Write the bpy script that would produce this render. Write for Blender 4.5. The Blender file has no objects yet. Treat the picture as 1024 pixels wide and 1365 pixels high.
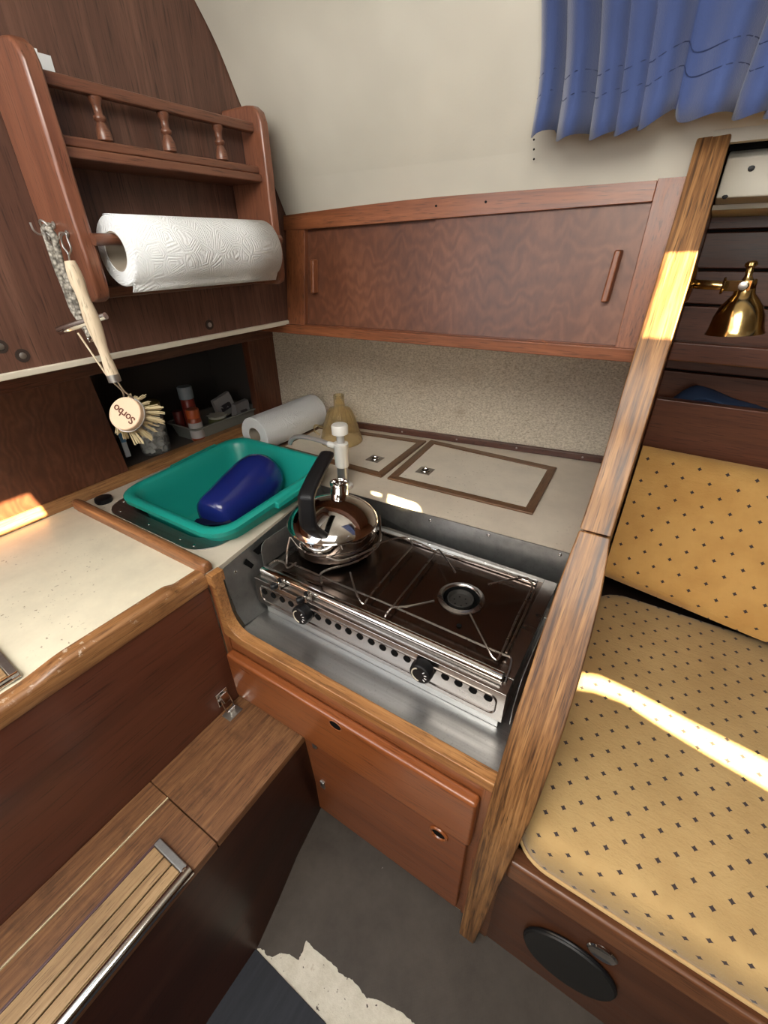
import bpy, bmesh, math, random
from mathutils import Vector, Matrix, Euler
random.seed(7)
V = Vector
# ------------------------------------------------------------------ camera
RC = [[0.84480286, 0.26499888, -0.46484806], [0.5348632, -0.44281866, 0.71960613], [-0.01514858, -0.85655544, -0.51583262]]
FPX = 588.625
CAM = V((0, 0, 1.035))
scene = bpy.context.scene
cam = bpy.data.cameras.new('camera')
co = bpy.data.objects.new('camera', cam)
scene.collection.objects.link(co)
m = Matrix(((RC[0][0], -RC[0][1], -RC[0][2], CAM.x), (RC[1][0], -RC[1][1], -RC[1][2], CAM.y), (RC[2][0], -RC[2][1], -RC[2][2], CAM.z), (0, 0, 0, 1)))
co.matrix_world = m
cam.sensor_fit = 'VERTICAL'; cam.sensor_height = 36.0; cam.lens = 36.0 * FPX / 1365.0
cam.clip_start = 0.01
scene.camera = co
# ------------------------------------------------------------------ light
scene.view_settings.view_transform = 'Standard'
scene.view_settings.look = 'None'
scene.view_settings.gamma = 1.0
scene.view_settings.use_curve_mapping = False
scene.view_settings.exposure = 0.0
w = bpy.data.worlds.new('sky'); scene.world = w; w.use_nodes = True
bg = w.node_tree.nodes['Background']; bg.inputs[0].default_value = (0.80, 0.90, 1.0, 1); bg.inputs[1].default_value = 1.4
SUN_D = V((-.72, .35, -.60)).normalized()

def sun():
    l = bpy.data.lights.new('sun', 'SUN'); l.energy = 75; l.angle = .006; l.color = (1, .80, .48)
    o = bpy.data.objects.new('sun', l); scene.collection.objects.link(o)
    o.rotation_euler = SUN_D.to_track_quat('-Z', 'Y').to_euler()
sun()

def area(name, loc, target, sx, sy, power, col):
    l = bpy.data.lights.new(name, 'AREA'); l.shape = 'RECTANGLE'; l.size = sx; l.size_y = sy; l.energy = power; l.color = col
    o = bpy.data.objects.new(name, l); scene.collection.objects.link(o); o.location = loc
    o.rotation_euler = (V(target) - V(loc)).to_track_quat('-Z', 'Y').to_euler()
    return o
area('hatch_daylight', (-.12, -.18, 1.50), (-.35, .40, .5), .6, .6, 17, (1, .96, .88))
area('companionway_daylight', (-.68, -.45, 1.25), (.2, .5, .6), .55, .6, 5, (.96, .98, 1))
area('cabin_window_daylight', (.35, -1.15, 1.12), (-.25, .6, .7), 1.3, .35, 8, (1, .95, .87))
# ------------------------------------------------------------------ helpers
COL = scene.collection

def at(u, v, ax, val):                     # point of the reference frame on the plane axis = val
    c = V(((u - 512) / FPX, (v - 682.5) / FPX, 1))
    d = V([sum(RC[i][k] * c[k] for k in range(3)) for i in range(3)])
    return CAM + d * ((val - CAM[ax]) / d[ax])

def tag(o, label=None, cat=None, group=None, kind=None):
    if label: o['label'] = label
    if cat: o['category'] = cat
    if group: o['group'] = group
    if kind: o['kind'] = kind
    return o

def thing(name, label, cat, loc=(0, 0, 0), group=None):
    o = bpy.data.objects.new(name, None); COL.objects.link(o); o.location = loc
    o.empty_display_size = .02
    return tag(o, label, cat, group)

def wloc(p):
    r = V((0, 0, 0))
    while p is not None:
        r = r + p.location; p = p.parent
    return r

def obj(name, bm, mat, parent=None, bevel=0, seg=2, smooth=40, sub=0, solid=0):
    bmesh.ops.recalc_face_normals(bm, faces=bm.faces)
    off = wloc(parent)
    for v in bm.verts: v.co -= off
    me = bpy.data.meshes.new(name); bm.to_mesh(me); bm.free()
    me.materials.append(mat)
    o = bpy.data.objects.new(name, me); COL.objects.link(o); o.parent = parent
    if smooth and len(me.polygons):
        me.shade_smooth(); me.set_sharp_from_angle(angle=math.radians(smooth))
    if solid:
        s = o.modifiers.new('s', 'SOLIDIFY'); s.thickness = solid; s.offset = 0
    if bevel:
        b = o.modifiers.new('b', 'BEVEL'); b.width = bevel; b.segments = seg; b.limit_method = 'ANGLE'; b.angle_limit = math.radians(38); b.harden_normals = True
    if sub:
        s = o.modifiers.new('u', 'SUBSURF'); s.levels = sub; s.render_levels = sub
    return o

def struct(name, bm, mat, parent=None, **k):
    o = obj(name, bm, mat, parent, **k)
    if parent is None: o['kind'] = 'structure'
    return o

def B(): return bmesh.new()

def box(bm, x0, x1, y0, y1, z0, z1):
    vs = [bm.verts.new((x, y, z)) for x in (x0, x1) for y in (y0, y1) for z in (z0, z1)]
    for f in ((0, 1, 3, 2), (4, 6, 7, 5), (0, 4, 5, 1), (2, 3, 7, 6), (0, 2, 6, 4), (1, 5, 7, 3)):
        bm.faces.new([vs[i] for i in f])
    return bm

def hexa(bm, a, b):                        # two matching rings of points joined to a solid
    va = [bm.verts.new(p) for p in a]; vb = [bm.verts.new(p) for p in b]; n = len(a)
    bm.faces.new(va); bm.faces.new(vb[::-1])
    for i in range(n): bm.faces.new((va[i], vb[i], vb[(i + 1) % n], va[(i + 1) % n]))
    return bm

def prism(bm, pts, d):
    d = V(d); return hexa(bm, [V(p) for p in pts], [V(p) + d for p in pts])

def loft(bm, rings, cap=True, closed=True):
    vr = [[bm.verts.new(p) for p in r] for r in rings]
    for a, b in zip(vr, vr[1:]):
        n = len(a)
        for i in range(n if closed else n - 1):
            bm.faces.new((a[i], a[(i + 1) % n], b[(i + 1) % n], b[i]))
    if cap and closed: bm.faces.new(vr[0][::-1]); bm.faces.new(vr[-1])
    return bm

def frame(d):
    d = d.normalized(); a = V((0, 0, 1)) if abs(d.z) < .9 else V((1, 0, 0))
    x = d.cross(a).normalized(); return x, d.cross(x).normalized()

def tube(bm, pts, r, n=8, cap=True):
    pts = [V(p) for p in pts]; rings = []; x = None
    for i, p in enumerate(pts):
        d = (pts[min(i + 1, len(pts) - 1)] - pts[max(i - 1, 0)]).normalized()
        if x is None: x, y = frame(d)
        x = (x - d * x.dot(d)).normalized(); y = d.cross(x)
        rr = r[i] if isinstance(r, (list, tuple)) else r
        rings.append([p + (x * math.cos(t) + y * math.sin(t)) * rr for t in [2 * math.pi * k / n for k in range(n)]])
    return loft(bm, rings, cap)

def lathe(bm, prof, c, axis=(0, 0, 1), n=24, cap=True):   # prof: (radius, height)
    c = V(c); ax = V(axis).normalized(); x, y = frame(ax)
    rings = [[c + ax * h + (x * math.cos(t) + y * math.sin(t)) * max(r, 1e-5) for t in [2 * math.pi * k / n for k in range(n)]] for r, h in prof]
    return loft(bm, rings, cap)

def smooth_path(pts, n=6):                 # catmull-rom
    pts = [V(p) for p in pts]; P = [pts[0] * 2 - pts[1]] + pts + [pts[-1] * 2 - pts[-2]]; out = []
    for i in range(1, len(P) - 2):
        for k in range(n):
            t = k / n; a, b, c, d = P[i - 1:i + 3]
            out.append(.5 * ((2 * b) + (c - a) * t + (2 * a - 5 * b + 4 * c - d) * t * t + (3 * b - a - 3 * c + d) * t ** 3))
    return out + [pts[-1]]

def rrect(x0, x1, y0, y1, r, z, n=6):
    out = []
    for cx, cy, a in ((x1 - r, y1 - r, 0), (x0 + r, y1 - r, 90), (x0 + r, y0 + r, 180), (x1 - r, y0 + r, 270)):
        for k in range(n + 1):
            t = math.radians(a + 90 * k / n); out.append(V((cx + r * math.cos(t), cy + r * math.sin(t), z)))
    return out

def ring_plate(bm, outer, inner, d):       # flat plate with a hole, same point count
    d = V(d); rings = [outer, [p + d for p in outer], [p + d for p in inner], inner]
    vr = [[bm.verts.new(p) for p in r] for r in rings]; n = len(outer)
    for a, b in zip(vr, vr[1:] + vr[:1]):
        for i in range(n): bm.faces.new((a[i], a[(i + 1) % n], b[(i + 1) % n], b[i]))
    return bm

def screw(name, p, nrm, mat, parent, r=.003, h=.0015):
    return obj(name, lathe(B(), [(r, 0), (r * .95, h * .6), (r * .5, h), (0, h)], p, nrm, 10), mat, parent)
# ------------------------------------------------------------------ materials
class NT:
    def __init__(s, name):
        s.m = bpy.data.materials.new(name); s.m.use_nodes = True; s.t = s.m.node_tree; s.b = s.t.nodes['Principled BSDF']
    def n(s, typ, **k):
        o = s.t.nodes.new(typ)
        for a, b in k.items():
            if a.startswith('i_'): o.inputs[int(a[2:]) if a[2:].isdigit() else a[2:]].default_value = b
            else: setattr(o, a, b)
        return o
    def l(s, a, b): s.t.links.new(a, b)
    def ramp(s, fac, stops):
        r = s.n('ShaderNodeValToRGB'); e = r.color_ramp.elements
        while len(e) < len(stops): e.new(.5)
        for el, (p, c) in zip(e, stops): el.position = p; el.color = (*c, 1)
        s.l(fac, r.inputs[0]); return r.outputs[0]
    def coord(s, scale=(1, 1, 1), rot=(0, 0, 0), loc=(0, 0, 0)):
        tc = s.n('ShaderNodeTexCoord'); mp = s.n('ShaderNodeMapping')
        mp.inputs['Scale'].default_value = scale; mp.inputs['Rotation'].default_value = rot; mp.inputs['Location'].default_value = loc
        s.l(tc.outputs['Object'], mp.inputs[0]); return mp.outputs[0]
    def noise(s, vec, scale, detail=4, rough=.6, dist=0):
        o = s.n('ShaderNodeTexNoise'); o.inputs['Scale'].default_value = scale; o.inputs['Detail'].default_value = detail
        o.inputs['Roughness'].default_value = rough; o.inputs['Distortion'].default_value = dist
        if vec is not None: s.l(vec, o.inputs['Vector'])
        return o.outputs['Fac']
    def mix(s, a, b, fac, mode='MIX'):
        o = s.n('ShaderNodeMix', data_type='RGBA', blend_type=mode)
        for sock, val in ((o.inputs[0], fac), (o.inputs[6], a), (o.inputs[7], b)):
            if hasattr(val, 'is_output'): s.l(val, sock)
            elif isinstance(val, (int, float)): sock.default_value = val
            else: sock.default_value = (*val, 1)
        return o.outputs[2]
    def math(s, op, a, b=0.0, c=0.0):
        o = s.n('ShaderNodeMath', operation=op)
        for i, val in enumerate((a, b, c)):
            if hasattr(val, 'is_output'): s.l(val, o.inputs[i])
            else: o.inputs[i].default_value = val
        return o.outputs[0]
    def bump(s, h, strength=.3, dist=.002):
        o = s.n('ShaderNodeBump'); o.inputs['Strength'].default_value = strength; o.inputs['Distance'].default_value = dist
        s.l(h, o.inputs['Height']); s.l(o.outputs[0], s.b.inputs['Normal'])
    def set(s, **k):
        for a, b in k.items():
            sock = s.b.inputs[a.replace('_', ' ')]
            if hasattr(b, 'is_output'): s.l(b, sock)
            elif isinstance(b, tuple): sock.default_value = (*b, 1) if len(b) == 3 else b
            else: sock.default_value = b
        return s

def plain(name, col, rough=.5, metal=0, **k):
    t = NT(name); t.set(Base_Color=col, Roughness=rough, Metallic=metal, **k); return t.m

def wood(name, dark, mid, light, axis='x', scale=1.0, rough=.35, coat=.3, streak=.5, bump=.15, wear=0, con=1.0):
    t = NT(name); sc = {'x': (.05, 1, 1), 'y': (1, .05, 1), 'z': (1, 1, .05), 'post': (1, .04, .04)}[axis]
    c = t.coord(tuple(a * scale for a in sc))
    big = t.noise(c, 14, 5, .6, .8)
    fine = t.noise(c, 130, 4, .7, .2)
    pore = t.noise(c, 420, 2, .6)
    f = t.math('ADD', t.math('MULTIPLY', big, 1 - streak), t.math('MULTIPLY', fine, streak))
    col = t.ramp(f, [(.5 - .16 * con, dark), (.5, mid), (.5 + .16 * con, light)])
    col = t.mix(col, tuple(d * .45 for d in dark), t.ramp(pore, [(.56, (0, 0, 0)), (.70, (.75, .75, .75))]))
    if wear:
        wn = t.noise(t.coord(), 22, 5, .65)
        col = t.mix(col, tuple(d * .4 for d in dark), t.ramp(wn, [(.52, (0, 0, 0)), (.74, (wear, wear, wear))]))
    t.set(Base_Color=col, Roughness=t.math('MULTIPLY_ADD', fine, .25, rough - .1), Coat_Weight=coat, Coat_Roughness=.18)
    t.bump(pore, bump, .0006)
    return t.m

MAH = ((.066, .022, .012), (.130, .043, .021), (.200, .072, .036))
mah_x = wood('mahogany_x', *MAH, axis='x', scale=1.3, streak=.45, coat=.2)
mah_y = wood('mahogany_y', *MAH, axis='y', scale=1.3, streak=.45, coat=.2)
mah_z = wood('mahogany_z', *MAH, axis='z', scale=1.3, streak=.45, coat=.2)
cup_x = wood('cupboard_frame_x', (.105, .031, .012), (.19, .060, .022), (.275, .095, .037), axis='x', scale=1.2, streak=.5, coat=.15, rough=.42)
cup_z = wood('cupboard_frame_z', (.105, .031, .012), (.19, .060, .022), (.275, .095, .037), axis='z', scale=1.2, streak=.5, coat=.15, rough=.42)
bulk = wood('bulkhead_veneer', (.062, .028, .019), (.112, .050, .033), (.172, .084, .056), axis='z', scale=1.0, streak=.5, rough=.45, coat=.12)
rack_w = wood('rack_wood', (.13, .045, .024), (.20, .072, .038), (.27, .105, .058), axis='z', scale=1.2, streak=.4, rough=.32, coat=.35)
rack_y = wood('rack_wood_y', (.09, .033, .019), (.14, .052, .028), (.20, .08, .044), axis='y', scale=1.2, streak=.4, rough=.36, coat=.25)
dark_panel = wood('dark_panel', (.070, .022, .012), (.105, .032, .017), (.135, .044, .024), axis='y', scale=.6, streak=.25, rough=.34, coat=.25, bump=.05)
teak_y = wood('oak_fiddle_y', (.20, .085, .03), (.36, .175, .065), (.50, .27, .11), axis='y', scale=1.3, streak=.6, rough=.42, coat=.2, wear=.35)
teak_x = wood('oak_fiddle_x', (.20, .08, .025), (.38, .17, .055), (.52, .27, .10), axis='x', scale=1.3, streak=.6, rough=.42, coat=.2, wear=.45)
rail_w = wood('teak_rail', (.15, .06, .022), (.27, .115, .045), (.38, .18, .08), axis='x', scale=1.3, streak=.6, rough=.40, coat=.3)
step_w = wood('step_wood', (.105, .042, .018), (.20, .09, .036), (.31, .155, .062), axis='y', scale=1.5, streak=.65, rough=.5, coat=.15, wear=.6)
tread_w = wood('tread_wood', (.26, .15, .07), (.38, .24, .115), (.50, .33, .17), axis='y', scale=1.5, streak=.6, rough=.5, coat=.1, wear=.35)
oak = wood('oak_post', (.055, .022, .008), (.23, .105, .034), (.40, .205, .075), axis='post', scale=1.25, streak=.55, rough=.45, coat=.08, bump=.4, wear=.15, con=.62)
drawer_w = wood('orange_wood_x', (.19, .053, .015), (.25, .073, .020), (.31, .098, .028), axis='x', scale=.8, streak=.35, rough=.3, coat=.4, bump=.06)
door_w = wood('orange_wood_z', (.15, .044, .015), (.21, .062, .020), (.27, .084, .028), axis='x', scale=.8, streak=.35, rough=.36, coat=.3, bump=.06)
frame_w = wood('cabinet_frame', (.16, .05, .018), (.24, .078, .026), (.31, .11, .038), axis='x', scale=1.0, streak=.45, rough=.35, coat=.3)
frame_z = wood('cabinet_frame_z', (.16, .05, .018), (.24, .078, .026), (.31, .11, .038), axis='z', scale=1.0, streak=.45, rough=.35, coat=.3)
hatch_fr = wood('hatch_frame_x', (.075, .035, .016), (.145, .07, .032), (.22, .115, .055), axis='x', scale=1.4, streak=.6, rough=.4, coat=.2)
hatch_fy = wood('hatch_frame_y', (.075, .035, .016), (.145, .07, .032), (.22, .115, .055), axis='y', scale=1.4, streak=.6, rough=.4, coat=.2)
trim_d = wood('dark_trim', (.045, .016, .010), (.085, .030, .018), (.13, .048, .028), axis='x', scale=1.2, rough=.4)
shelf_w = wood('berth_shelf', (.07, .022, .012), (.12, .038, .018), (.175, .06, .028), axis='x', scale=1.0, streak=.4, rough=.4, coat=.2)
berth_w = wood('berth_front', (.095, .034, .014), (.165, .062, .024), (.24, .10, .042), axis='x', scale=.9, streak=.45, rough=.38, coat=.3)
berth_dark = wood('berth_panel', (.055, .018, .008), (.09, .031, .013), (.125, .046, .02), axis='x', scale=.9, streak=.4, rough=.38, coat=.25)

def curly():
    t = NT('figured_veneer'); c = t.coord((1.0, 1, .45))
    n = t.noise(c, 5.5, 2, .5, .6)
    wv = t.n('ShaderNodeTexWave', wave_type='RINGS'); wv.inputs['Scale'].default_value = 7; wv.inputs['Distortion'].default_value = 12; wv.inputs['Detail'].default_value = 1.5
    wv.inputs['Detail Scale'].default_value = 1.6
    t.l(t.coord((3.2, 3, 1.6)), wv.inputs[0])
    fine = t.noise(t.coord((1, 1, .5)), 90, 3, .6)
    f = t.math('ADD', t.math('MULTIPLY', wv.outputs['Fac'], .13), t.math('ADD', t.math('MULTIPLY', n, .5), t.math('MULTIPLY', fine, .37)))
    t.set(Base_Color=t.ramp(f, [(.3, (.070, .024, .012)), (.5, (.112, .038, .018)), (.68, (.165, .062, .030))]), Roughness=.48, Coat_Weight=.08, Coat_Roughness=.2)
    return t.m
veneer = curly()

def laminate(name, col, rough=.3, dirt=.35):
    t = NT(name); n = t.noise(t.coord(), 9, 5, .7); s = t.noise(t.coord(), 160, 2, .5)
    c = t.mix(col, tuple(a * .86 for a in col), t.ramp(n, [(.4, (0, 0, 0)), (.7, (1, 1, 1))]))
    c = t.mix(c, (.16, .10, .05), t.math('MULTIPLY', t.ramp(s, [(.66, (0, 0, 0)), (.70, (dirt,) * 3)]), t.ramp(t.noise(t.coord(), 6, 2, .5), [(.50, (0, 0, 0)), (.60, (1, 1, 1))])))
    t.set(Base_Color=c, Roughness=rough); return t.m
lam_l = laminate('cream_laminate', (.80, .74, .57), .26, .7)
lam_r = laminate('beige_laminate', (.68, .60, .49), .36)
lam_h = laminate('hatch_laminate', (.74, .67, .56), .36)

def steel(name, col, rough, scale=(1, 1, 1), var=.15, dirt=0, aniso=None):
    t = NT(name); n = t.noise(t.coord(scale), 30, 5, .6); f = t.noise(t.coord(), 260, 2, .6)
    c = t.mix(col, tuple(a * .72 for a in col), t.ramp(n, [(.35, (0, 0, 0)), (.7, (1, 1, 1))]))
    if dirt: c = t.mix(c, (.03, .02, .015), t.ramp(f, [(.60, (0, 0, 0)), (.72, (dirt,) * 3)]))
    t.set(Base_Color=c, Metallic=1.0, Roughness=t.math('MULTIPLY_ADD', n, var, rough - var / 2)); return t.m
brushed = steel('brushed_steel', (.50, .50, .495), .38, (.15, 3, 3), .2, .2)
plate_s = steel('dull_steel_plate', (.42, .42, .41), .46, (1, 1, 1), .15, .15)
stove_s = steel('stove_steel', (.38, .355, .335), .26, (.3, 1, 1), .12, .1)
hob_s = steel('sooty_hob_steel', (.21, .165, .14), .24, (.6, .6, .6), .10, .22)
chrome = plain('chrome', (.72, .71, .69), .09, 1)
kettle_s = steel('polished_kettle_steel', (.70, .67, .65), .07, (1, 1, 1), .04, 0)
wire_s = steel('wire_steel', (.42, .38, .34), .28, (1, 1, 1), .1, .3)
galv = plain('dull_metal', (.42, .40, .37), .42, 1)
black_p = plain('black_plastic', (.008, .008, .009), .38, 0, **{'Specular_IOR_Level': .25})
black_m = plain('black_matt', (.004, .004, .004), .9, 0, **{'Specular_IOR_Level': .1})
white_p = plain('white_plastic', (.74, .73, .69), .3)
grey_p = plain('grey_plastic', (.42, .42, .41), .3)
teal = plain('teal_plastic', (.012, .30, .245), .3, 0, Subsurface_Weight=0)
blue_p = plain('blue_plastic', (.012, .022, .17), .16)
navy_p = plain('navy_plastic', (.006, .010, .035), .3)

def brass_m():
    t = NT('brass'); n = t.noise(t.coord(), 35, 3, .5)
    t.set(Base_Color=t.ramp(n, [(.35, (.30, .19, .07)), (.7, (.62, .45, .20))]), Metallic=1.0, Roughness=.16); return t.m
brass = brass_m()

def paper_m():
    t = NT('kitchen_paper'); v = t.n('ShaderNodeTexVoronoi', feature='DISTANCE_TO_EDGE'); v.inputs['Scale'].default_value = 42; t.l(t.coord(), v.inputs['Vector'])
    d = t.n('ShaderNodeTexVoronoi'); d.inputs['Scale'].default_value = 330; t.l(t.coord(), d.inputs['Vector'])
    h = t.math('ADD', t.math('SINE', t.math('MULTIPLY', v.outputs['Distance'], 60)), t.math('MULTIPLY', d.outputs['Distance'], 1.3))
    t.set(Base_Color=(.74, .76, .77), Roughness=.9); t.bump(h, .4, .0011); return t.m
paper = paper_m()
card = plain('cardboard', (.33, .28, .22), .9)

def carpet_m():
    t = NT('beige_wall_carpet'); n = t.noise(t.coord((1, 1, 1.6)), 190, 4, .7); b = t.noise(t.coord(), 7, 3, .6); s = t.noise(t.coord(), 13, 2, .5)
    c = t.ramp(n, [(.33, (.42, .35, .26)), (.62, (.76, .68, .55))])
    c = t.mix(c, (.34, .25, .16), t.ramp(s, [(.66, (0, 0, 0)), (.80, (.6, .6, .6))]))
    t.set(Base_Color=c, Roughness=.95); t.bump(n, .8, .003); return t.m
carpet = carpet_m()

def liner_m():
    t = NT('vinyl_headliner'); n = t.noise(t.coord(), 330, 2, .5); b = t.noise(t.coord(), 5, 3, .6)
    t.set(Base_Color=t.ramp(b, [(.35, (.50, .47, .40)), (.7, (.58, .55, .47))]), Roughness=.5); t.bump(n, .25, .0006); return t.m
liner = liner_m()

def star_fabric(name, col1, col2, px, py, ox, oy, vaxis, ang=0.0, dot=.0036, rough=.85):
    t = NT(name); tc = t.n('ShaderNodeTexCoord'); sp = t.n('ShaderNodeSeparateXYZ'); t.l(tc.outputs['Object'], sp.inputs[0])
    u = t.math('SUBTRACT', sp.outputs['X'], ox)
    v = t.math('SUBTRACT', t.math('DIVIDE', sp.outputs[vaxis], math.cos(ang)), oy)
    if vaxis == 'Y': v = t.math('ADD', v, t.math('SUBTRACT', sp.outputs['Z'], .07))
    def cell(du, dv):
        a = t.math('PINGPONG', t.math('ADD', u, du + 50 * px), px / 2)   # 0 at lattice points
        b = t.math('PINGPONG', t.math('ADD', v, dv + 50 * py), py / 2)
        return a, b
    outs = []
    for du, dv in ((0, 0), (px / 2, py / 2)):
        a, b = cell(du, dv)
        s = t.math('ADD', t.math('POWER', a, .75), t.math('POWER', b, .75))
        outs.append(t.math('LESS_THAN', s, dot ** .75 * 1.12))
    mask = t.math('MAXIMUM', *outs)
    n = t.noise(t.coord(), 12, 4, .6); wv = t.noise(t.coord((1, 1, 1)), 240, 3, .6); st = t.noise(t.coord((.5, 1.5, 1.5)), 40, 4, .7, 1)
    c = t.ramp(n, [(.35, col1), (.65, col2)])
    c = t.mix(c, (.045, .03, .03), mask)
    t.set(Base_Color=c, Roughness=rough, Sheen_Weight=.2)
    t.bump(t.math('ADD', wv, t.math('MULTIPLY', st, 1.6)), .5, .0016); return t.m
seat_f = star_fabric('seat_fabric', (.47, .31, .125), (.55, .375, .16), .0365, .0372, .142, .334, 'Y')
back_f = star_fabric('backrest_fabric', (.54, .30, .085), (.64, .38, .12), .0435, .044, .007, .741, 'Z', math.atan2(.12, .25), .0036)

def curtain_m():
    t = NT('blue_curtain'); n = t.noise(t.coord(), 500, 2, .6); b = t.noise(t.coord(), 6, 3, .6)
    t.set(Base_Color=t.ramp(b, [(.3, (.024, .044, .135)), (.7, (.036, .064, .19))]), Roughness=.85, Sheen_Weight=.4); t.bump(n, .4, .0008); return t.m
curtain = curtain_m()

def floor_paint():
    t = NT('chipped_cream_paint'); n = t.noise(t.coord(), 34, 6, .75); k = t.noise(t.coord(), 95, 3, .6)
    c = t.ramp(n, [(.30, (.52, .48, .38)), (.6, (.66, .62, .52))])
    c = t.mix(c, (.045, .03, .02), t.ramp(k, [(.655, (0, 0, 0)), (.69, (1, 1, 1))]))
    c = t.mix(c, (.30, .20, .10), t.ramp(n, [(.62, (0, 0, 0)), (.78, (.8, .8, .8))]))
    t.set(Base_Color=c, Roughness=.6); t.bump(n, .6, .003); return t.m
paintm = floor_paint()

def vinyl_m():
    t = NT('grey_floor_vinyl'); n = t.noise(t.coord(), 8, 6, .7); f = t.noise(t.coord(), 55, 3, .6); s = t.noise(t.coord(), 90, 2, .5)
    c = t.ramp(n, [(.35, (.038, .029, .022)), (.7, (.070, .057, .045))])
    c = t.mix(c, (.25, .23, .20), t.ramp(s, [(.77, (0, 0, 0)), (.80, (.7, .7, .7))]))
    ch = t.n('ShaderNodeTexChecker'); ch.inputs['Scale'].default_value = 380; t.l(t.coord(), ch.inputs[0])
    t.set(Base_Color=c, Roughness=.62); t.bump(t.math('ADD', f, t.math('MULTIPLY', ch.outputs['Fac'], .4)), .25, .001); return t.m
vinyl = vinyl_m()
mat_m = (lambda t: (t.set(Base_Color=t.ramp(t.noise(t.coord((1, .1, 1)), 120, 3, .6), [(.3, (.008, .010, .015)), (.7, (.016, .019, .028))]), Roughness=.75), t.m)[1])(NT('black_blue_rubber'))
bristle = plain('bristle', (.62, .52, .32), .8)
beech = wood('beech', (.46, .36, .24), (.58, .47, .33), (.66, .56, .42), axis='z', scale=1, streak=.4, rough=.6, coat=0, bump=.05)
beech_pink = plain('beech_head', (.62, .44, .30), .6)
burnt = plain('burnt_lettering', (.10, .03, .012), .7)

def rope_m():
    t = NT('braided_rope'); wv = t.n('ShaderNodeTexVoronoi'); wv.inputs['Scale'].default_value = 280; t.l(t.coord(), wv.inputs['Vector'])
    t.set(Base_Color=t.ramp(wv.outputs['Distance'], [(.1, (.44, .41, .35)), (.8, (.10, .09, .075))]), Roughness=.9); t.bump(wv.outputs['Distance'], .8, .002); return t.m
rope = rope_m()

def amber_m():
    t = NT('smoked_amber_plastic'); t.set(Base_Color=(.78, .62, .34), Roughness=.1, Transmission_Weight=.8, IOR=1.15, Alpha=.62)
    return t.m
amber = amber_m()
clear = plain('clear_plastic', (.75, .78, .76), .12, 0, Transmission_Weight=.7, IOR=1.2, Alpha=.55)
sugar = plain('white_cubes', (.55, .55, .52), .7)

def worn_fiddle():
    m_ = wood('worn_fiddle', (.17, .07, .025), (.30, .14, .052), (.44, .23, .09), axis='y', scale=1.3, streak=.6, rough=.4, coat=.35, wear=.4)
    nt = m_.node_tree; b = nt.nodes['Principled BSDF']; tc = nt.nodes.new('ShaderNodeTexCoord'); sp = nt.nodes.new('ShaderNodeSeparateXYZ'); nt.links.new(tc.outputs['Object'], sp.inputs[0])
    n = nt.nodes.new('ShaderNodeTexNoise'); n.inputs['Scale'].default_value = 75; n.inputs['Detail'].default_value = 5; n.inputs['Roughness'].default_value = .7; nt.links.new(tc.outputs['Object'], n.inputs['Vector'])
    r = nt.nodes.new('ShaderNodeValToRGB'); r.color_ramp.elements[0].position = .60; r.color_ramp.elements[1].position = .66; nt.links.new(n.outputs['Fac'], r.inputs[0])
    mz = nt.nodes.new('ShaderNodeMapRange'); mz.inputs[1].default_value = .016; mz.inputs[2].default_value = .027; nt.links.new(sp.outputs['Z'], mz.inputs[0])
    mu = nt.nodes.new('ShaderNodeMath'); mu.operation = 'MULTIPLY'; nt.links.new(r.outputs[0], mu.inputs[0]); nt.links.new(mz.outputs[0], mu.inputs[1])
    mx = nt.nodes.new('ShaderNodeMix'); mx.data_type = 'RGBA'; src = b.inputs['Base Color'].links[0].from_socket
    nt.links.new(mu.outputs[0], mx.inputs[0]); nt.links.new(src, mx.inputs[6]); mx.inputs[7].default_value = (.62, .50, .38, 1); nt.links.new(mx.outputs[2], b.inputs['Base Color'])
    return m_
worn_f = worn_fiddle()
# ------------------------------------------------------------------ structure: floor, hull, bulkhead
struct('floor', box(B(), -1.3, 2.2, -1.3, 1.25, -.03, 0), paintm)
LOWP = [(.780, 1.05), (.768, 1.085), (.740, 1.14)]
PROF = [(.740, 1.14), (.723, 1.17), (.685, 1.24), (.657, 1.295), (.626, 1.337), (.58, 1.39), (.50, 1.45), (.38, 1.50), (.2, 1.54), (-.1, 1.56), (-.7, 1.56), (-1.1, 1.50), (-1.25, 1.35), (-1.27, 1.0)]
pr_ = smooth_path([(0, y, z) for y, z in PROF], 3)
def offs(pts, d):
    out = []
    for i, p in enumerate(pts):
        t = (pts[min(i + 1, len(pts) - 1)] - pts[max(i - 1, 0)]).normalized(); out.append(p + V((0, -t.z, t.y)) * -d)
    return out
loop_ = pr_ + offs(pr_, .015)[::-1]
ceil = struct('ceiling', loft(B(), [[V((x, p.y, p.z)) for p in loop_] for x in (-.708, -.3, .1, .6, 1.2, 2.2)]), liner, smooth=30)
lp_ = [V((0, y, z)) for y, z in LOWP]; ll_ = lp_ + [p + V((0, .015, .006)) for p in lp_][::-1]
struct('ceiling_edge', loft(B(), [[V((x, p.y, p.z)) for p in ll_] for x in (-.708, -.3, -.030)]), liner, smooth=30)
struct('ceiling_edge', box(B(), -.030, 2.2, .742, .757, at(1000, 197, 1, .765).z + .004, 1.145), liner)
struct('hull_light_stop', box(B(), -1.36, 2.2, .757, 1.22, 1.150, 1.160), bulk)  # unseen cover slab added over the cupboards to keep sky light out
struct('hull_light_stop', box(B(), -1.36, -1.34, -1.3, 1.25, 0, 1.6), bulk)  # this and the next three: unseen walls added to close light leaks
struct('hull_light_stop', box(B(), -1.36, 2.2, 1.2, 1.22, 0, 1.6), bulk)
struct('hull_light_stop', box(B(), -1.36, -.735, -.10, -.08, .925, 1.6), bulk)
struct('hull_light_stop', box(B(), -1.36, -.60, -1.0, -.98, 0, .90), bulk)
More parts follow.
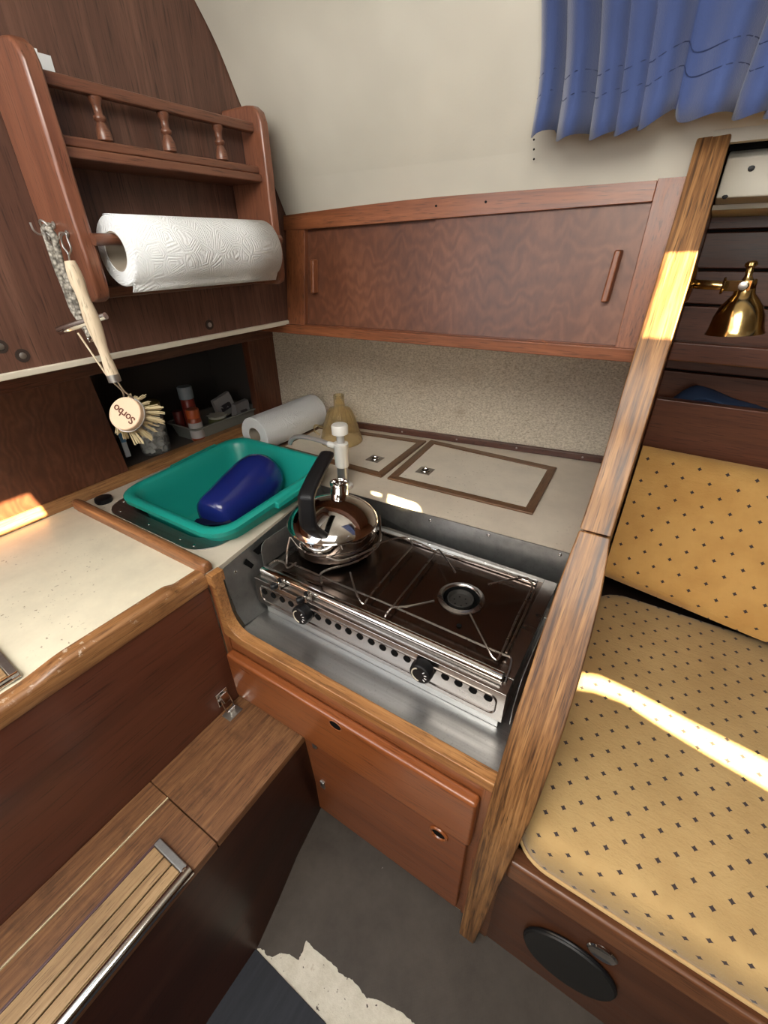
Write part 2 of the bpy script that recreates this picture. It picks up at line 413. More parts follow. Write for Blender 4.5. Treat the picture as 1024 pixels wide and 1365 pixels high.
# holes added in the unseen coachroof, cut to the shape of the sun patches
def seatp(u, v): return at(u, v, 2, .40)
patches = [
    [V((-.0390, .674, 1.026)), V((0.0, .674, 1.024)), V((0.0, .619, .938)), V((-.0385, .619, .940))],
    [seatp(*q) for q in ((765, 897), (800, 902), (850, 925), (920, 962), (1024, 1015), (1120, 1062), (1120, 1105), (1024, 1052), (940, 1003), (880, 967), (830, 935), (790, 920), (762, 916))],
    [V((-1.025, .272, .622)), V((-1.012, .280, .571)), V((-1.012, -.05, .571)), V((-1.025, -.05, .622))],
    [V((-.493, .716, .566)), V((-.470, .717, .566)), V((-.465, .706, .566)), V((-.485, .706, .566))],
    [V((-.452, .724, .566)), V((-.385, .720, .566)), V((-.372, .712, .566)), V((-.37, .700, .556)), V((-.425, .700, .540)), V((-.452, .700, .552))]]
cut = []
for pg in patches:
    bm = hexa(B(), [p - SUN_D * .75 for p in pg], [p - SUN_D * 3.2 for p in pg]); bmesh.ops.recalc_face_normals(bm, faces=bm.faces)
    me = bpy.data.meshes.new('cut'); bm.to_mesh(me); bm.free(); cut.append(bpy.data.objects.new('cut', me)); COL.objects.link(cut[-1])
def apply_cut(o):
    for c in cut:
        md = o.modifiers.new('b', 'BOOLEAN'); md.object = c; md.operation = 'DIFFERENCE'; md.solver = 'EXACT'
    dg = bpy.context.evaluated_depsgraph_get(); me = bpy.data.meshes.new_from_object(o.evaluated_get(dg)); o.modifiers.clear(); o.data = me
wr = struct('wall_right', box(B(), 2.2, 2.22, -1.3, 1.25, 0, 1.6), bulk)
wf = struct('wall_front', box(B(), -.72, 2.2, -1.30, -1.27, 0, 1.4), bulk)
bpy.context.view_layer.update()
apply_cut(ceil); apply_cut(wr)
for c in cut:
    me = c.data; bpy.data.objects.remove(c); bpy.data.meshes.remove(me)
# upper bulkhead
wl = struct('wall_left', box(B(), -.735, -.71, -.08, .80, .905, 1.58), bulk)
for u, v in ((30, 474), (0, 462), (279, 433)):
    p = at(u, v, 0, -.7105)
    obj('screw_hollow', lathe(B(), [(.0085, 0), (.0082, .0012), (.006, .0013), (0, .0004)], p, (1, 0, 0), 16), plain('stained_wood', (.03, .018, .013), .6), wl)
    screw('screw', p + V((.001, 0, 0)), (1, 0, 0), galv, wl, .0042, .0018)
struct('trim_1', box(B(), -.730, -.704, -.08, .737, .897, .905), plain('aged_white_trim', (.60, .55, .45), .5), bevel=.0015)
struct('trim_2', box(B(), -1.06, -.733, -.08, 1.0, .905, .925), MAH and mah_y)
struct('wall_back', hexa(B(), [(-1.06, .996, .545), (-.012, 1.153, .545), (-.012, 1.175, .545), (-1.06, 1.02, .545)], [(-1.06, .996, .92), (-.012, 1.153, .92), (-.012, 1.175, .92), (-1.06, 1.02, .92)]), carpet)
t3 = struct('trim_3', hexa(B(), [(-1.03, .985, .5655), (-.046, 1.134, .5655), (-.046, 1.147, .5655), (-1.03, 1.0, .5655)], [(-1.03, .987, .582), (-.046, 1.136, .582), (-.046, 1.147, .582), (-1.03, 1.0, .582)]), trim_d, bevel=.002)
for k in range(6):
    x = -.93 + k * .16; screw('screw', (x, .985 + (x + 1.03) * .1514 - .0005, .575), (.15, -1, 0), galv, t3, .0025, .001)
# pinholes in the liner under the curtain
for v in (186, 199, 212):
    p = at(712, v, 1, .7275 + (v - 186) * .00045); obj('pinhole', lathe(B(), [(.0012, 0), (.0012, .0008), (0, .0008)], p, (0, -.88, -.45), 10), black_m, ceil)
# ------------------------------------------------------------------ side locker (lower left)
lk = thing('side_locker', 'brown built-in locker with open front in the left side, behind the sink', 'locker', (-1.03, .55, .57))
XL = -1.03
obj('face_panel', prism(B(), [(XL, -.5, .578), (XL, .476, .578), (XL, .463, .812), (XL, -.5, .82)], (-.02, 0, 0)), veneer, lk)
obj('top_rail', box(B(), XL - .02, XL + .003, -.5, 1.0, .811, .905), mah_y, lk, bevel=.001)
obj('stile', box(B(), XL - .02, XL + .004, .897, .915, .575, .811), mah_z, lk, bevel=.001)
obj('side_panel', box(B(), XL - .02, XL + .001, .915, 1.0, .575, .811), mah_z, lk)
obj('sill', prism(B(), [(XL + .012, -.5, .5655), (XL + .012, .985, .5655), (XL + .006, .985, .5815), (XL + .006, -.5, .5815)], (0, 0, 0)) if False else hexa(B(), [(XL + .022, -.5, .5655), (XL + .004, -.5, .586), (XL - .02, -.5, .586), (XL - .02, -.5, .5655)], [(XL + .022, .985, .5655), (XL + .004, .985, .586), (XL - .02, .985, .586), (XL - .02, .985, .5655)]), teak_y, lk, bevel=.002)
bm = B(); box(bm, -1.30, XL - .02, .42, .96, .56, .575); box(bm, -1.31, -1.29, .42, .96, .575, .83); box(bm, -1.30, XL - .02, .41, .425, .56, .83); box(bm, -1.30, XL - .02, .955, .97, .56, .83); box(bm, -1.30, XL - .02, .42, .96, .82, .835)
obj('inner_box', bm, plain('dark_inside', (.075, .065, .058), .7), lk)
# contents
t = thing('storage_jar', 'clear jar of white cubes with dull yellow lid, in the side locker', 'jar', (-1.10, .595, .575))
obj('jar_body', lathe(B(), [(.030, 0), (.035, .004), (.037, .03), (.037, .10), (.033, .112)], (-1.10, .595, .576), n=28), clear, t)
obj('lid', lathe(B(), [(.036, .112), (.038, .114), (.038, .130), (.035, .132), (0, .132)], (-1.10, .595, .576), n=28), plain('dull_yellow', (.30, .24, .06), .5), t)
bm = B(); random.seed(3)
for k in range(90):
    a = random.random() * 6.28; r = .026 * math.sqrt(random.random()); c = V((-1.10 + r * math.cos(a), .595 + r * math.sin(a), .583 + random.random() * .06)); s = .0055
    e = Euler((random.random() * 3, random.random() * 3, random.random() * 3)).to_matrix()
    vs = bmesh.ops.create_cube(bm, size=s * 2)['verts']
    for v in vs: v.co = e @ v.co + c
o = obj('sugar_cubes', bm, sugar, t, smooth=0); o['kind'] = 'stuff'
# tray and what it holds
t = thing('storage_tray', 'shallow translucent grey tray holding spices in the side locker', 'tray', (-1.10, .80, .576))
def tray_ring(y0, y1, x0, x1, z, r=.015): return rrect(x0, x1, y0, y1, r, z)
bm = loft(B(), [rrect(-1.155, -1.055, .695, .905, .012, .577), rrect(-1.165, -1.045, .685, .915, .014, .617), rrect(-1.171, -1.039, .679, .921, .016, .618), rrect(-1.171, -1.039, .679, .921, .016, .614), ], cap=False)
f = bm.faces.new([v for v in bm.verts][:28])
obj('tray_body', bm, plain('grey_translucent', (.30, .31, .28), .25, 0, Transmission_Weight=.25), t, solid=.0015)
def jar(name, label, cat, x, y, r, h, capr, caph, mb, mc, z=.580, band=None):
    q = thing(name, label, cat, (x, y, z))
    obj('body', lathe(B(), [(r * .9, 0), (r, .003), (r, h - .006), (r * .8, h)], (x, y, z), n=22), mb, q)
    obj('cap', lathe(B(), [(capr, h - .001), (capr, h + caph - .002), (capr * .93, h + caph), (0, h + caph)], (x, y, z), n=22), mc, q)
    if band: obj('paper_band', lathe(B(), [(r + .0006, h * .15), (r + .0006, h * .8)], (x, y, z), n=22, cap=False), band, q)
    return q
jar('spice_jar', 'orange-lidded spice jar with white label in the locker tray', 'jar', -1.062, .700, .018, .066, .0175, .022, plain('paprika', (.30, .055, .018), .3), plain('orange_lid', (.50, .10, .025), .4), band=plain('white_band', (.45, .43, .42), .6))
jar('spray_bottle', 'bottle with pale blue-grey cap standing behind the orange-lidded jar', 'bottle', -1.125, .735, .018, .10, .0195, .032, plain('red_body', (.25, .03, .02), .35), plain('bluegrey_cap', (.32, .38, .42), .4))
jar('red_tin', 'small dark red tin left of the orange-lidded jar', 'tin', -1.150, .712, .014, .055, .0145, .01, plain('dark_red', (.16, .02, .015), .4), plain('dark_red_b', (.13, .02, .015), .4))
q = jar('green_tin', 'round olive green tin with scalloped pale lid, right of the orange-lidded jar', 'tin', -1.078, .785, .026, .038, .024, .004, plain('olive', (.10, .11, .04), .4), plain('pale_lid', (.42, .42, .36), .4))
bm = B(); ring = []
for k in range(48):
    a = k / 48 * 6.2832; rr = .0255 + .0035 * math.cos(8 * a); ring.append(V((-1.078 + rr * math.cos(a), .785 + rr * math.sin(a), .6225)))
obj('scalloped_rim', prism(bm, ring, (0, 0, .0015)), plain('pale_lid2', (.45, .45, .38), .4), q)
def packet(label, x, y, z, sx, sy, sz, rot, mm):
    q = thing('packet', label, 'packet', (x, y, z)); bm = B()
    vs = bmesh.ops.create_cube(bm, size=1)['verts']; bmesh.ops.subdivide_edges(bm, edges=bm.edges, cuts=4, use_grid_fill=True)
    for v in bm.verts:
        c = v.co; c.x *= sx * (1.1 - abs(c.z) * .9) + .002 * math.sin(c.y * 20 + c.z * 13); c.y *= sy; c.z *= sz
        c.z += sz / 2 + .002 * math.sin(c.y * 15)
    R_ = Euler(rot).to_matrix()
    for v in bm.verts: v.co = R_ @ v.co + V((x, y, z))
    obj('wrapper', bm, mm, q)
    bm = box(B(), -.0005, .0005, -sy * .3, sy * .3, sz * .3, sz * .62)
    for v in bm.verts: v.co = R_ @ (v.co + V((sx * .5, 0, 0))) + V((x, y, z))
    obj('printed_panel', bm, plain('dark_print', (.05, .045, .05), .5), q)
    return q
foil = plain('grey_foil', (.26, .25, .25), .35)
packet('grey foil packet at the right end of the locker tray', -1.075, .868, .584, .022, .055, .058, (0, .1, .1), foil)
packet('pale crumpled packet leaning behind the grey foil packet', -1.125, .86, .596, .02, .06, .062, (.25, 0, -.1), plain('pale_foil', (.40, .39, .38), .4))
q = thing('plastic_strip', 'blue and white flat plastic pack leaning in the locker opening beside the jar', 'pack', (-1.055, .50, .576))
sp = [at(143, 553, 0, -1.05), at(150, 552, 0, -1.05), at(171, 611, 0, -1.05), at(164, 613, 0, -1.05)]
sp = [V((-1.056, p.y + .012, max(p.z, .578))) for p in sp]
obj('sleeve', prism(B(), sp, (-.003, 0, 0)), plain('clear_sleeve', (.42, .45, .48), .2), q, bevel=.0008)
a_, b_, c_, d_ = sp
obj('blue_print', prism(B(), [a_.lerp(d_, .42) + V((.0006, 0, 0)), b_.lerp(c_, .42) + V((.0006, 0, 0)), b_.lerp(c_, .66) + V((.0006, 0, 0)), a_.lerp(d_, .66) + V((.0006, 0, 0))], (-.0005, 0, 0)), plain('blue_print', (.06, .16, .28), .4), q)
# ------------------------------------------------------------------ rack on the bulkhead
rk = thing('wall_rack', 'reddish wooden wall rack with turned spindles and paper roll holder', 'rack', (-.71, .49, .98))
def side_panel(y0, y1):
    pts = [(-.7095, .985), (-.700, .979), (-.640, .979), (-.630, .983), (-.6255, .993), (-.625, 1.03), (-.6262, 1.062), (-.6262, 1.11), (-.625, 1.13), (-.6255, 1.20), (-.630, 1.213), (-.640, 1.220), (-.655, 1.222), (-.7095, 1.222)]
    return prism(B(), [(x, y0, z) for x, z in pts], (0, y1 - y0, 0))
obj('side_panel', side_panel(.322, .341), rack_w, rk, bevel=.0045, seg=3)
obj('side_panel', side_panel(.643, .660), rack_w, rk, bevel=.004, seg=3)
obj('top_rail', box(B(), -.654, -.641, .341, .643, 1.188, 1.200), rack_y, rk, bevel=.002)
obj('lower_rail', box(B(), -.654, -.641, .341, .643, 1.137, 1.147), rack_y, rk, bevel=.002)
obj('shelf', box(B(), -.7095, -.637, .341, .643, 1.126, 1.1365), rack_y, rk, bevel=.002)
obj('inner_panel', box(B(), -.672, -.669, .341, .643, 1.137, 1.196), bulk, rk)
obj('bottom_rail', box(B(), -.7095, -.694, .341, .643, .978, .992), rack_y, rk, bevel=.002)
sp0 = None
for y in (.4005, .4885, .5765):
    pf = [(.004, 0), (.0085, .002), (.0085, .006), (.0075, .012), (.0045, .0185), (.007, .021), (.007, .0235), (.0045, .026), (.0052, .034), (.0072, .038), (.0078, .041), (.0055, .0425)]
    if sp0 is None:
        sp0 = obj('spindle', lathe(B(), pf, (-.6475, y, 1.1465), n=18), rack_y, rk, smooth=60); y00 = y
    else:
        c = sp0.copy(); COL.objects.link(c); c.location = sp0.location + V((0, y - y00, 0))
obj('roll_rod', tube(B(), [(-.62, .335, 1.047), (-.62, .65, 1.047)], .0065, 12), rack_y, rk)
# papers in the top of rack
q = thing('folded_leaflet', 'white folded leaflet poking up behind the rail of the wall rack', 'leaflet', (-.69, .372, 1.137))
bm = B()
for k in range(3): box(bm, -.6995 + k * .003, -.6975 + k * .003, .346 - k * .001, .375, 1.138, 1.229)
obj('sheet', bm, plain('leaflet_white', (.72, .75, .78), .6), q)
q = thing('card_booklet', 'thin yellow and white booklet beside the white leaflet in the rack', 'booklet', (-.678, .372, 1.137))
obj('cover', box(B(), -.6875, -.6855, .347, .385, 1.138, 1.2245), plain('booklet_white', (.66, .68, .70), .5), q)
obj('pages', box(B(), -.6905, -.6880, .347, .384, 1.138, 1.2235), plain('booklet_yellow', (.62, .55, .18), .6), q)

def roll(name, label, c0, c1, r, rin, group=None, flap=False):
    c0 = V(c0); c1 = V(c1); ax = (c1 - c0).normalized(); L = (c1 - c0).length
    q = thing(name, label, 'kitchen roll', c0, 'kitchen rolls')
    bm = B(); x, y = frame(ax); n = 48
    prof = [(rin + .001, 0), (r - .0015, 0), (r, .0015), (r, L - .0015), (r - .0015, L), (rin + .001, L)]
    rings = [[c0 + ax * h + (x * math.cos(t) + y * math.sin(t)) * rr for t in [2 * math.pi * k / n for k in range(n)]] for rr, h in prof]
    loft(bm, rings + [rings[0]], cap=False); bmesh.ops.remove_doubles(bm, verts=bm.verts, dist=1e-6)
    obj('paper', bm, paper, q)
    bm = B(); prof = [(rin - .001, .001), (rin + .0008, .001), (rin + .0008, L - .001), (rin - .001, L - .001)]
    rings = [[c0 + ax * h + (x * math.cos(t) + y * math.sin(t)) * rr for t in [2 * math.pi * k / n for k in range(n)]] for rr, h in prof]
    loft(bm, rings + [rings[0]], cap=False); bmesh.ops.remove_doubles(bm, verts=bm.verts, dist=1e-6)
    obj('core', bm, card, q)
    return q
q = roll('kitchen_roll', 'white embossed kitchen roll hanging on the wooden rod of the wall rack', (-.62, .358, 1.034), (-.62, .608, 1.034), .0385, .021)
arc = [V((math.cos(a), 0, math.sin(a))) * .0393 + V((-.62, 0, 1.034)) for a in [math.radians(d) for d in range(100, -61, -8)]]
arc += [arc[-1] + V((-.004, 0, -.006)), arc[-1] + V((-.007, 0, -.011))]
bm = B(); rows = []
for i, p in enumerate(arc): rows.append([V((p.x, y + (0.006 if y > .6 else 0) * max(0, i - 10) / 10, p.z)) for y in (.3585, .45, .54, .608)])
loft(bm, rows, cap=False, closed=False); obj('loose_sheet', bm, paper, q, solid=.0006)
roll('kitchen_roll', 'loose white kitchen roll lying on the counter behind the teal bowl', (-.872, .735, .6175), (-.872, .975, .6175), .0475, .020)
# ------------------------------------------------------------------ hooks, lanyard, brush
YH = .318
def hk(u, v, y=YH): return at(u, v, 1, y)
def hook(label, u, v):
    p = hk(u, v, .3215); q = thing('cup_hook', label, 'hook', p, 'small hooks on the rack side')
    obj('screw_plate', lathe(B(), [(.004, 0), (.004, .001), (.002, .002)], p, (0, -1, 0), 12), galv, q)
    pts = smooth_path([p, p + V((0, -.008, .001)), p + V((0, -.012, -.006)), p + V((0, -.018, -.010)), p + V((0, -.024, -.006)), p + V((0, -.025, .002))], 5)
    obj('hook_wire', tube(B(), pts, .0012, 8), galv, q)
hook('small metal hook on the rack side holding the rope lanyard', 72, 300)
hook('small metal hook on the rack side holding the dish brush', 90, 312)
YB = .300
ly = thing('rope_lanyard', 'grey braided rope loop with steel toggle pin hanging left of the dish brush', 'lanyard', hk(64, 306, YB))
pa = smooth_path([hk(*p, YB) for p in ((66, 302), (60, 306), (66, 325), (76, 355), (88, 385), (98, 412), (110, 430), (121, 449))], 6)
obj('rope', tube(B(), pa, .0042, 10), rope, ly)
pb = smooth_path([hk(*p, YB - .004) for p in ((64, 304), (72, 315), (80, 345), (90, 372), (100, 400), (108, 418))], 6)
obj('rope', tube(B(), pb, .0036, 10), rope, ly)
c = hk(63, 305, YB - .002)
obj('ring', tube(B(), [c + V((math.cos(a) * .008, -math.sin(a) * .004, math.sin(a) * .008)) for a in [k * 6.2832 / 20 for k in range(21)]], .0013, 8), galv, ly)
a = hk(78, 441, YB - .016); b = hk(141, 421, YB + .012)
obj('toggle_pin', tube(B(), [a, a.lerp(b, .02), a.lerp(b, .5), a.lerp(b, .8), b], [.0040, .0052, .0052, .0042, .004], 14), chrome, ly)
obj('shackle', tube(B(), smooth_path([hk(*p, YB - .003) for p in ((112, 438), (118, 453), (123, 454), (125, 446), (119, 436))], 5), .0014, 8), chrome, ly)
obj('thin_stick', tube(B(), [hk(104, 444, YB - .006), hk(142, 500, YB - .004)], .0012, 6), beech, ly)
db = thing('dish_brush', 'beech dish brush with round bristle head hanging by a wire hook', 'brush', hk(92, 345, YB - .012))
YD = YB - .012
H0 = hk(93, 348, YD); H1 = hk(150, 499, YD); hd = H1 - H0
rr = [.0055, .0072, .0078, .0066, .0066, .0078, .0084, .0080, .0068, .0056, .0056, .0066, .0072]
obj('handle', tube(B(), [H0 + hd * (i / 12) for i in range(13)], rr, 16), beech, db, smooth=60)
obj('ferrule', tube(B(), [H1 - hd * .0, H1 + hd.normalized() * .009], .0074, 16), galv, db)
obj('hanging_wire', tube(B(), smooth_path([H0, hk(91, 338, YD), hk(84, 328, YD), hk(82, 315, YD), hk(88, 311, YD), hk(90, 318, YD), hk(95, 332, YD), hk(92, 340, YD), H0], 4), .0010, 6), galv, db)
HC = hk(166, 551, YD)
vd = (HC - CAM).normalized(); cr = V((RC[0][0], RC[1][0], RC[2][0])); cu = -V((RC[0][1], RC[1][1], RC[2][1]))
ir = (cr * .93 - cu * .36); ir = (ir - vd * ir.dot(vd)).normalized()
ax = (ir * .60 + vd * .80).normalized()
xr, yr = frame(ax)
HR = .0215
obj('head', lathe(B(), [(HR - .001, 0), (HR, .001), (HR, .011), (HR - .002, .013)], HC, ax, 36), beech_pink, db)
bm = B(); random.seed(5)
for k in range(70):
    a = random.random() * 6.28; rad = HR * .9 * math.sqrt(random.random())
    base = HC + ax * .011 + (xr * math.cos(a) + yr * math.sin(a)) * rad
    dr = (ax + (xr * math.cos(a) + yr * math.sin(a)) * (rad / HR) * 1.0).normalized()
    sd = frame(dr); L = .024 + random.random() * .004
    for s in range(7):
        o_ = (sd[0] * random.uniform(-1, 1) + sd[1] * random.uniform(-1, 1)) * .0013
        tube(bm, [base + o_, base + o_ * 1.8 + dr * L * random.uniform(.9, 1.05)], .00055, 3)
o = obj('bristles', bm, bristle, db, smooth=0); o['kind'] = 'stuff'
N0 = H1 + hd.normalized() * .009
rim = [HC + ax * .008 + (xr * math.cos(a) + yr * math.sin(a)) * (HR + .0008) for a in [k * 6.2832 / 40 for k in range(40)]]
near = min(range(40), key=lambda k: (rim[k] - N0).length)
obj('wire_band', tube(B(), [rim[(near + k) % 40] for k in range(41)], .0010, 6), galv, db)
for sgn in (-1, 1):
    obj('neck_wire', tube(B(), smooth_path([N0 + cr * .003 * sgn, N0.lerp(rim[near], .55) + cr * .0012 * sgn, rim[(near + 2 * sgn) % 40]], 4), .0011, 6), galv, db)
tc = bpy.data.curves.new('lettering', 'FONT'); tc.body = 'Sorbo'; tc.size = .0138; tc.align_x = 'CENTER'; tc.align_y = 'CENTER'; tc.extrude = .0002; tc.offset = .0002
to = bpy.data.objects.new('t', tc); COL.objects.link(to); bpy.context.view_layer.update()
tm = bpy.data.meshes.new_from_object(to.evaluated_get(bpy.context.evaluated_depsgraph_get())); bpy.data.objects.remove(to)
tm.materials.clear(); tm.materials.append(burnt)
lo = bpy.data.objects.new('lettering', tm); COL.objects.link(lo); lo.parent = db
N = -ax; tx = (cr * -.80 + cu * .60); tx = (tx - N * tx.dot(N)).normalized(); ty = N.cross(tx)
mm_ = Matrix((tx, ty, N)).transposed().to_4x4(); mm_.translation = HC - ax * .0004 + ty * .001 - db.location
lo.matrix_local = mm_
# ------------------------------------------------------------------ cupboard above
cb = thing('wall_cupboard', 'long reddish cupboard with two sliding doors above the galley counter', 'cupboard', (-.38, .74, .88))
def cy(z): return .735 + (z - .89) * .13
def cpanel(pts, d, th):                        # pts (x,z) on the leaning front, d = outwards offset
    return hexa(B(), [V((x, cy(z) - d, z)) for x, z in pts], [V((x, cy(z) - d + th, z)) for x, z in pts])
def ctop(x): return 1.088 + .013 * math.sin(min(1, (x + .71) / .45) * math.pi / 2)
obj('bottom_board', hexa(B(), [(-.82, .727, .879), (-.05, .727, .889), (-.05, .727, .907), (-.82, .727, .897)], [(-.82, 1.0, .879), (-.05, 1.12, .889), (-.05, 1.12, .907), (-.82, 1.0, .897)]), cup_x, cb, bevel=.0015)
obj('left_stile', cpanel([(-.709, .896), (-.662, .897), (-.657, 1.072), (-.705, 1.088)], 0, .018), cup_z, cb, bevel=.001)
tops = [(x, ctop(x)) for x in [-.709 + k * .632 / 12 for k in range(13)]]
obj('top_rail', cpanel(tops + [(-.077, 1.078), (-.38, 1.071), (-.66, 1.064), (-.709, 1.064)], .002, .018), cup_x, cb, bevel=.001)
obj('right_stile', cpanel([(-.077, .904), (-.036, .904), (-.030, 1.104), (-.077, 1.104)], .003, .020), cup_z, cb, bevel=.001)
rd = obj('sliding_door', cpanel([(-.384, .904), (-.076, .906), (-.076, 1.078), (-.384, 1.073)], -.004, .004), veneer, cb)
tag(rd, 'right sliding door, plain figured veneer')
ld = obj('sliding_door', cpanel([(-.665, .898), (-.376, .904), (-.376, 1.073), (-.665, 1.066)], -.010, .004), veneer, cb)
tag(ld, 'left sliding door with wavy grain')
obj('door_track', hexa(B(), [(-.66, .737, .898), (-.077, .737, .906), (-.077, .750, .906), (-.66, .750, .898)], [(-.66, .737, .900), (-.077, .737, .908), (-.077, .750, .908), (-.66, .750, .900)]), mah_x, cb)
def chandle(x, z0, z1, dd, par, sk=.0):
    bm = hexa(B(), [V((x + s, cy(z0) - dd - .014, z0)) for s in (0, .008)] + [V((x + s, cy(z0) - dd, z0)) for s in (.010, -.002)],
              [V((x + sk + s, cy(z1) - dd - .014, z1)) for s in (0, .008)] + [V((x + sk + s, cy(z1) - dd, z1)) for s in (.010, -.002)])
    obj('handle', bm, cup_z, par, bevel=.0025)
chandle(-.109, .963, 1.026, -.004, rd, .003)
chandle(-.642, .957, 1.015, -.010, ld, 0)
for x, z in ((-.382, 1.088), (-.30, 1.089)): obj('screw_hole', lathe(B(), [(.0018, 0), (.0018, .0006), (0, .0006)], (x, cy(z) - .0021, z), (0, -1, 0), 10), black_m, cb)
obj('carcass', hexa(B(), [(-.709, .80, .897), (-.04, .80, .905), (-.04, .80, 1.04), (-.709, .80, 1.04)], [(-.709, .99, .897), (-.04, 1.10, .905), (-.04, 1.10, 1.04), (-.709, .99, 1.04)]), mah_x, cb)
# ------------------------------------------------------------------ worktops
wt = thing('side_worktop', 'cream laminate worktop with scuffs, left of the round wooden rail', 'worktop', (-.8, 0, .545))
obj('laminate_top', box(B(), -1.029, -.596, -.6, .330, .545, .565), lam_l, wt)
pts = []
def fid(y):
    def st(a, b, t): t = max(0, min(1, (t - a) / (b - a))); return t * t * (3 - 2 * t)
    return .568 + .009 * st(.055, .115, y) * (1 - st(.262, .285, y))
def fin(y):
    def st(a, b, t): t = max(0, min(1, (t - a) / (b - a))); return t * t * (3 - 2 * t)
    return -.5985 + .003 * st(.055, .115, y) * (1 - st(.262, .285, y))
bm = B(); rings = []
ys = [-.6, -.4, -.2, 0, .04] + [.05 + .01 * k for k in range(9)] + [.16, .2, .24] + [.255 + .006 * k for k in range(7)] + [.31, .326]
for y in ys:
    h = fid(y); xi = fin(y)
    rings.append([V((xi, y, .540)), V((-.571, y, .540)), V((-.5695, y, .545)), V((-.5695, y, h - .008)), V((-.573, y, h - .002)), V((-.578, y, h)), V((xi + .004, y, h)), V((xi, y, h - .003))])
loft(bm, rings); obj('front_fiddle', bm, worn_f, wt, smooth=50)
fr_ = thing('round_fiddle_rail', 'rounded teak divider rail between the cream worktop and the sink', 'rail', (-.79, .33, .565))
bm = B(); rings = []
for x in [-1.006, -1.003, -.996] + [-.98 + .04 * k for k in range(10)] + [-.585, -.578, -.574, -.5725]:
    s = 1.0
    if x < -.99: s = {-1.006: .35, -1.003: .7, -.996: .92}[x]
    if x > -.583: s = {-.578: .97, -.574: .9, -.5725: .8}[x]
    rings.append([V((x, .336 + .0095 * s * a, .5652 + .021 * (.5 + (b - .5) * s))) for a, b in ((-1, 0), (1, 0), (1, .55), (.8, .82), (.4, .97), (0, 1), (-.4, .97), (-.8, .82), (-1, .55))])
loft(bm, rings); obj('rail', bm, rail_w, fr_, smooth=60)
wk = thing('galley_worktop', 'pale laminate galley counter around the sink and behind the stove', 'worktop', (-.5, .9, .545))
bm = B()
prism(bm, [(-1.029, .330, .545), (-.570, .330, .545), (-.5725, .375, .545), (-1.029, .375, .545)], (0, 0, .02))
prism(bm, [(-1.029, .375, .545), (-.935, .375, .545), (-.935, .700, .545), (-1.029, .700, .545)], (0, 0, .02))
prism(bm, [(-.632, .375, .545), (-.5735, .375, .545), (-.612, .690, .545), (-.632, .700, .545)], (0, 0, .02))
prism(bm, [(-1.029, .700, .545), (-.622, .700, .545), (-.609, .682, .545), (-.046, .706, .545), (-.046, 1.144, .545), (-1.029, .994, .545)], (0, 0, .02))
obj('laminate_top', bm, lam_r, wk)
# hatches in the worktop
def lid(label, a, b, c, d, lat):               # corners: front-left, back-left, back-right, front-right
    q = thing('counter_hatch', label, 'hatch', ((a + c) / 2).to_tuple(), 'counter hatches'); z = .5652; W = .019
    a, b, c, d = [V((p.x, p.y, z)) for p in (a, b, c, d)]
    ce = (a + b + c + d) / 4
    def ins(p, w):
        i = [a, b, c, d].index(p); pv = [a, b, c, d][i - 1]; nx = [a, b, c, d][(i + 1) % 4]
        return p + ((pv - p).normalized() + (nx - p).normalized()) * w
    A_, B_, C_, D_ = [ins(p, W) for p in (a, b, c, d)]
    for p, r, s, t, mt in ((a, b, B_, A_, hatch_fy), (b, c, C_, B_, hatch_fr), (c, d, D_, C_, hatch_fy), (d, a, A_, D_, hatch_fr)):
        obj('frame_strip', prism(B(), [p, r, s, t], (0, 0, .0055)), mt, q, bevel=.0015)
    obj('lid_panel', prism(B(), [A_, B_, C_, D_], (0, 0, .0022)), lam_h, q)
    lp = V((lat.x, lat.y, z + .0022)); dx = (d - a).normalized(); dy = V((-dx.y, dx.x, 0)); s = .018
    L_ = obj('latch_plate', prism(B(), [lp + dx * s + dy * s, lp - dx * s + dy * s, lp - dx * s - dy * s, lp + dx * s - dy * s], (0, 0, .0012)), galv, q, bevel=.0004)
    obj('latch_cup', lathe(B(), [(.0115, 0), (.0108, .0004), (.004, .0002)], lp + V((0, 0, .0013)), (0, 0, 1), 20), plain('latch_dark', (.10, .095, .09), .35, 1), L_)
    obj('latch_ring', tube(B(), [lp + V((math.cos(t) * .0098, math.sin(t) * .0098, .0022)) for t in [k * 6.2832 / 20 for k in range(21)]], .0010, 6), chrome, L_)
    obj('latch_knob', lathe(B(), [(.0035, 0), (.0035, .002), (.002, .003), (0, .003)], lp + V((0, 0, .0014)), (0, 0, 1), 12), chrome, L_)
lid('wood-framed counter hatch under the amber funnel, left of the other hatch', V((-.862, .785, 0)), V((-.868, .978, 0)), V((-.523, 1.034, 0)), V((-.511, .783, 0)), V((-.582, .863, 0)))
lid('wood-framed counter hatch nearest the oak post, nothing standing on it', V((-.496, .784, 0)), V((-.516, 1.046, 0)), V((-.171, 1.040, 0)), V((-.159, .797, 0)), V((-.439, .866, 0)))
